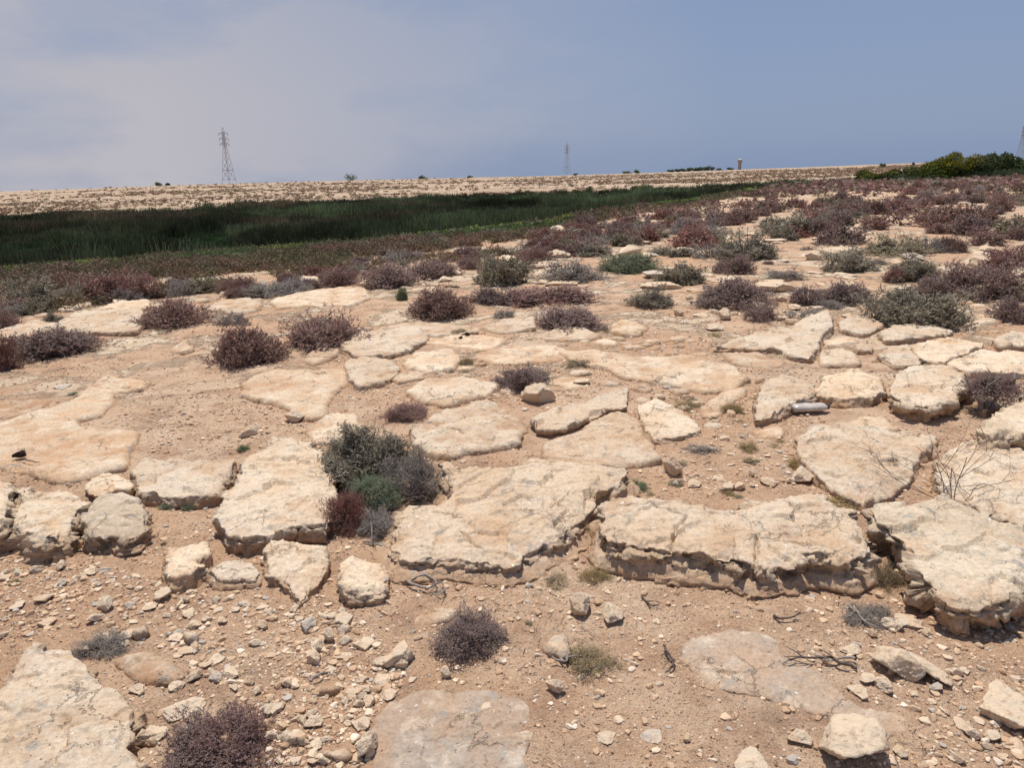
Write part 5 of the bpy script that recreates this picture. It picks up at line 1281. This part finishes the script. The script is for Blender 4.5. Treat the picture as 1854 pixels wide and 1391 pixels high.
def tree(px, D, wm, hm, label, seed, flower=0.0, n=3000, lean=0.0, group=None, cat='tree', zy=None):
    d = ray(px, 310.); az = math.atan2(d[0], d[1]); x, y = D*math.sin(az), D*math.cos(az); z = float(height(x, y))
    r = random.Random(seed); o = empty('tree', (x, y, z)); lobes = []
    for k in range(9):
        t = k/8; lobes.append((r.uniform(-.32, .32)*wm+lean*t*wm, r.uniform(-.25, .25)*wm, hm*(.22+.5*t*(1-abs(r.uniform(-.3, .3)))), wm*r.uniform(.24, .34)*(1-.35*t), hm*r.uniform(.2, .3)))
    nf = int(n*flower); tp = sorted(lobes, key=lambda q: -q[2])
    V, Q, rn = leafy(seed, lobes, n-nf, .13*(D/150)**.8 * (1 if wm > 3 else .8)); link('crown', mesh_from('crown', V, Q, rn=rn, smooth_on=False), LEAF['T'], o)
    if nf:
        tl = [(a, b, c+.06*hm, e*.95, f*.95) for a, b, c, e, f in tp[:6]]
        V, Q, rn = leafy(seed+1, tl, nf, .10*(D/150)**.8); link('blossom', mesh_from('blossom', V, Q, rn=rn, smooth_on=False), LEAF['F'], o)
    m = MB(); base = [[0, 0, -.2], [lean*wm*.1, 0, hm*.18], [lean*wm*.4, 0, hm*.5]]; m.tube(base, [.09*hm*.3, .07*hm*.3, .04*hm*.3], 7, False)
    for q in lobes[::2]: m.tube([base[1], [(base[1][0]+q[0])/2, q[1]/2, (base[1][2]+q[2])/2], q[:3]], [.045*hm*.3, .03*hm*.3, .015*hm*.3], 5, False)
    m.build('trunk', M_BARK, o, None, True)
    return tag(o, label, cat, group)
def px2m(p, D): return p/F0*D
for px, w, h, fl, ln, lab in [
    (1572, 56, 24, .15, .05, 'leftmost rounded tree of the dark clump at right'), (1612, 50, 22, .1, 0, 'low dark tree second from the left in the clump'),
    (1640, 44, 17, 0, 0, 'lowest dark tree in the clump, beside a grey green shrub'), (1664, 46, 24, .1, .1, 'dark tree just left of the tallest one in the clump'),
    (1694, 66, 44, .35, .28, 'tallest tree of the clump, leaning right with yellow blossom'), (1738, 64, 36, .55, 0, 'yellow blossoming tree right of the tallest one'),
    (1716, 60, 22, .5, 0, 'low yellow blossoming tree in front of the tallest one'), (1772, 56, 31, .3, .05, 'tree with a few yellow flowers in the middle right of the clump'),
    (1800, 60, 36, .0, 0, 'dark green tree near the right end of the clump'), (1826, 54, 38, .0, .05, 'dark green tree at the right end of the clump, before the far pylon'), (1842, 30, 22, 0, 0, 'small dark tree closing the right end of the clump')]:
    tree(px, 150, px2m(w, 150)*1.05, px2m(h, 150)*1.02, lab, int(px), fl, n=int(9000*w/50), lean=ln)
for px, D, w, h, lab in [(636, 540, 22, 10, 'lone dark bushy tree on the skyline left of centre'), (766, 560, 16, 6, 'low dark bush on the skyline just left of centre'),
    (283, 505, 11, 5, 'left of two tiny dark bushes on the skyline near the left pylon'), (300, 505, 8, 3.5, 'right of two tiny dark bushes on the skyline near the left pylon'),
    (1134, 730, 18, 4, 'low dark tree on the skyline right of the middle pylon'), (1153, 740, 10, 5, 'tiny tree beside the low one right of the middle pylon'), (850, 620, 10, 3, 'tiny low bush on the skyline in the middle'), (1042, 690, 8, 3, 'tiny bush on the skyline just right of the middle pylon'),
    (1320, 830, 14, 4, 'low dark tree beside the water tower'), (1302, 830, 10, 3, 'tiny low tree left of the water tower'), (1597, 500, 9, 6, 'small dark shrub on the pale slope above the tree clump'), (1652, 500, 6, 5, 'tiny dark bush on the pale slope left of the tallest tree'),
    (452, 118, 26, 9, 'dark green bush at the far edge of the marsh, below the left pylon'), (1068, 160, 16, 9, 'dark bush at the far edge of the marsh below the middle pylon'), (1062+90, 163, 16, 7, 'small dark bush at the far edge of the marsh right of centre')]:
    tree(px, D, px2m(w, D), px2m(h, D)*1.3, lab, int(px)+5, 0, n=420, cat='shrub' if 'bush' in lab or 'shrub' in lab else 'tree')
for i in range(13):
    px = 1212+i*6.4; tree(px, 800, px2m(9, 800), px2m([4, 4, 5, 5, 5, 6, 6, 5, 6, 7, 7, 8, 6][i], 800)*1.25, 'dark tree in the distant row on the skyline left of the water tower', 900+i, 0, n=300, group='distant row of trees')
for i, (px, w, h) in enumerate([(1604, 18, 9), (1656, 16, 6), (1560, 14, 5)]):
    d = ray(px, 318.); D = 140-i*3; az = math.atan2(d[0], d[1]); g = np.array([D*math.sin(az), D*math.cos(az), 0]); g[2] = float(height(g[0], g[1]))
    bush('G', None, None, 0, 0, ['grey green shrub in front of the lowest dark tree', 'small grey green shrub before the tallest tree', 'small grey shrub at the left foot of the tree clump'][i], pos=g, wm=px2m(w, D), hm=px2m(h, D), lod=2)

# ------------------------------------------------------------------ pylons, power lines, water tower
ARM = []
def pylon(px, D, hm, label, rot, mat2):
    d = ray(px, 320.); az = math.atan2(d[0], d[1]); x, y = D*math.sin(az), D*math.cos(az); z = float(height(x, y)); o = empty('pylon', (x, y, z-.3), rot); k = hm/35.
    half = lambda h: np.interp(h, [0, 24, 33, 35], [3.3, .85, .6, .05])
    T = .10
    for a, b in ((1, 1), (1, -1), (-1, 1), (-1, -1)):
        m = MB(); m.tube([[a*half(h)*k, b*half(h)*k, h*k] for h in (0, 24, 33.)], T*k, 4); m.build('leg', M_STEEL, o)
    m = MB(); hs = [0, 3.5, 9.5, 14.5, 18.5, 21.5, 24]
    for i, (h0, h1) in enumerate(zip(hs[:-1], hs[1:])):
        a, b = half(h0), half(h1)
        for s1, s2 in (((1, 1), (1, -1)), ((1, -1), (-1, -1)), ((-1, -1), (-1, 1)), ((-1, 1), (1, 1))):
            if i: m.bar([s1[0]*a*k, s1[1]*a*k, h0*k], [s2[0]*b*k, s2[1]*b*k, h1*k], .08*k); m.bar([s2[0]*a*k, s2[1]*a*k, h0*k], [s1[0]*b*k, s1[1]*b*k, h1*k], .08*k)
            if h1 in (3.5, 9.5, 24): m.bar([s1[0]*b*k, s1[1]*b*k, h1*k], [s2[0]*b*k, s2[1]*b*k, h1*k], (.16 if h1 < 10 else .1)*k)
    m.build('lower_bracing', M_STEEL, o)
    m = MB()
    for i in range(8):
        h0, h1 = 24+i*1.125, 24+(i+1)*1.125; a, b = half(h0), half(h1)
        for s1, s2 in (((1, 1), (1, -1)), ((1, -1), (-1, -1)), ((-1, -1), (-1, 1)), ((-1, 1), (1, 1))):
            m.bar([s1[0]*a*k, s1[1]*a*k, h0*k], [s2[0]*b*k, s2[1]*b*k, h1*k], .10*k); m.bar([s2[0]*b*k, s2[1]*b*k, h1*k], [s1[0]*b*k, s1[1]*b*k, h1*k], .10*k)
    m.build('upper_lattice', mat2, o)
    m = MB()
    for a, b in ((1, 1), (1, -1), (-1, 1), (-1, -1)): m.bar([a*.75*k, b*.75*k, 33*k], [0, 0, 36*k], .10*k)
    m.build('peak', M_STEEL, o); M = Matrix.Translation((x, y, z-.3)) @ Matrix.Rotation(rot, 4, 'Z'); tips = []
    for h in (25.5, 28.7, 31.9):
        for s in (1, -1):
            m = MB(); w = half(h)*k; e = [s*3.6*k, 0, h*k+.25]
            for q in (1, -1): m.bar([s*w, q*w, h*k], e, .10*k); m.bar([s*w, q*w, (h+1.1)*k], e, .09*k)
            m.build('crossarm', M_STEEL, o)
            m = MB(); m.lathe([(.0, 0), (.05, -.05)]+[(.05+.13*(j % 2), -.1-.09*j) for j in range(15)]+[(.0, -1.5)], 8, e); m.build('insulator', M_BARK, o)
            tips.append(M @ Vector((e[0], e[1], e[2]-1.5)))
    ARM.append(tips); tag(o, label, 'pylon'); return o
pylon(414, 480, 31.5, 'tall steel lattice pylon on the skyline at left', math.radians(62), M_STEEL)
pylon(1027, 780, 31.5, 'smaller pylon standing on the skyline in the middle', math.radians(40), M_STEEL_R)
pylon(1841, 800, 31, 'faint pylon at the right edge behind the dark trees', math.radians(38), M_STEEL_R)
def water_tower():
    D = 860; d = ray(1339., 306.); az = math.atan2(d[0], d[1]); x, y = D*math.sin(az), D*math.cos(az); o = empty('water_tower', (x, y, float(height(x, y))-.2)); k = 1.0
    m = MB(); m.lathe([(1.0, 0), (1.0, 7.2)], 20); m.build('shaft', M_CONC_P, o, None, True)
    for i in range(6):
        a = i*math.pi/3; m = MB(); m.box((1.45*math.cos(a), 1.45*math.sin(a), 3.8), (.22, .22, 3.8)); m.build('pillar', M_CONC, o)
    for h in (2.4, 5.0):
        m = MB(); m.lathe([(1.2, h), (1.75, h), (1.75, h+.3), (1.2, h+.3)], 20); m.build('ring_beam', M_CONC, o)
    m = MB(); m.lathe([(1.5, 7.2), (2.35, 7.9), (2.4, 8.1), (2.4, 10.1), (2.5, 10.15), (2.5, 10.35), (2.2, 10.4)], 28); m.build('tank', M_CONC_P, o)
    m = MB(); m.lathe([(2.3, 10.4), (1.6, 10.95), (.8, 11.2), (.25, 11.3), (.25, 11.6), (0, 11.65)], 28); m.build('roof', M_CONC, o, None, True)
    tag(o, 'small pinkish water tower with a pale domed roof on the skyline', 'water tower')
water_tower()
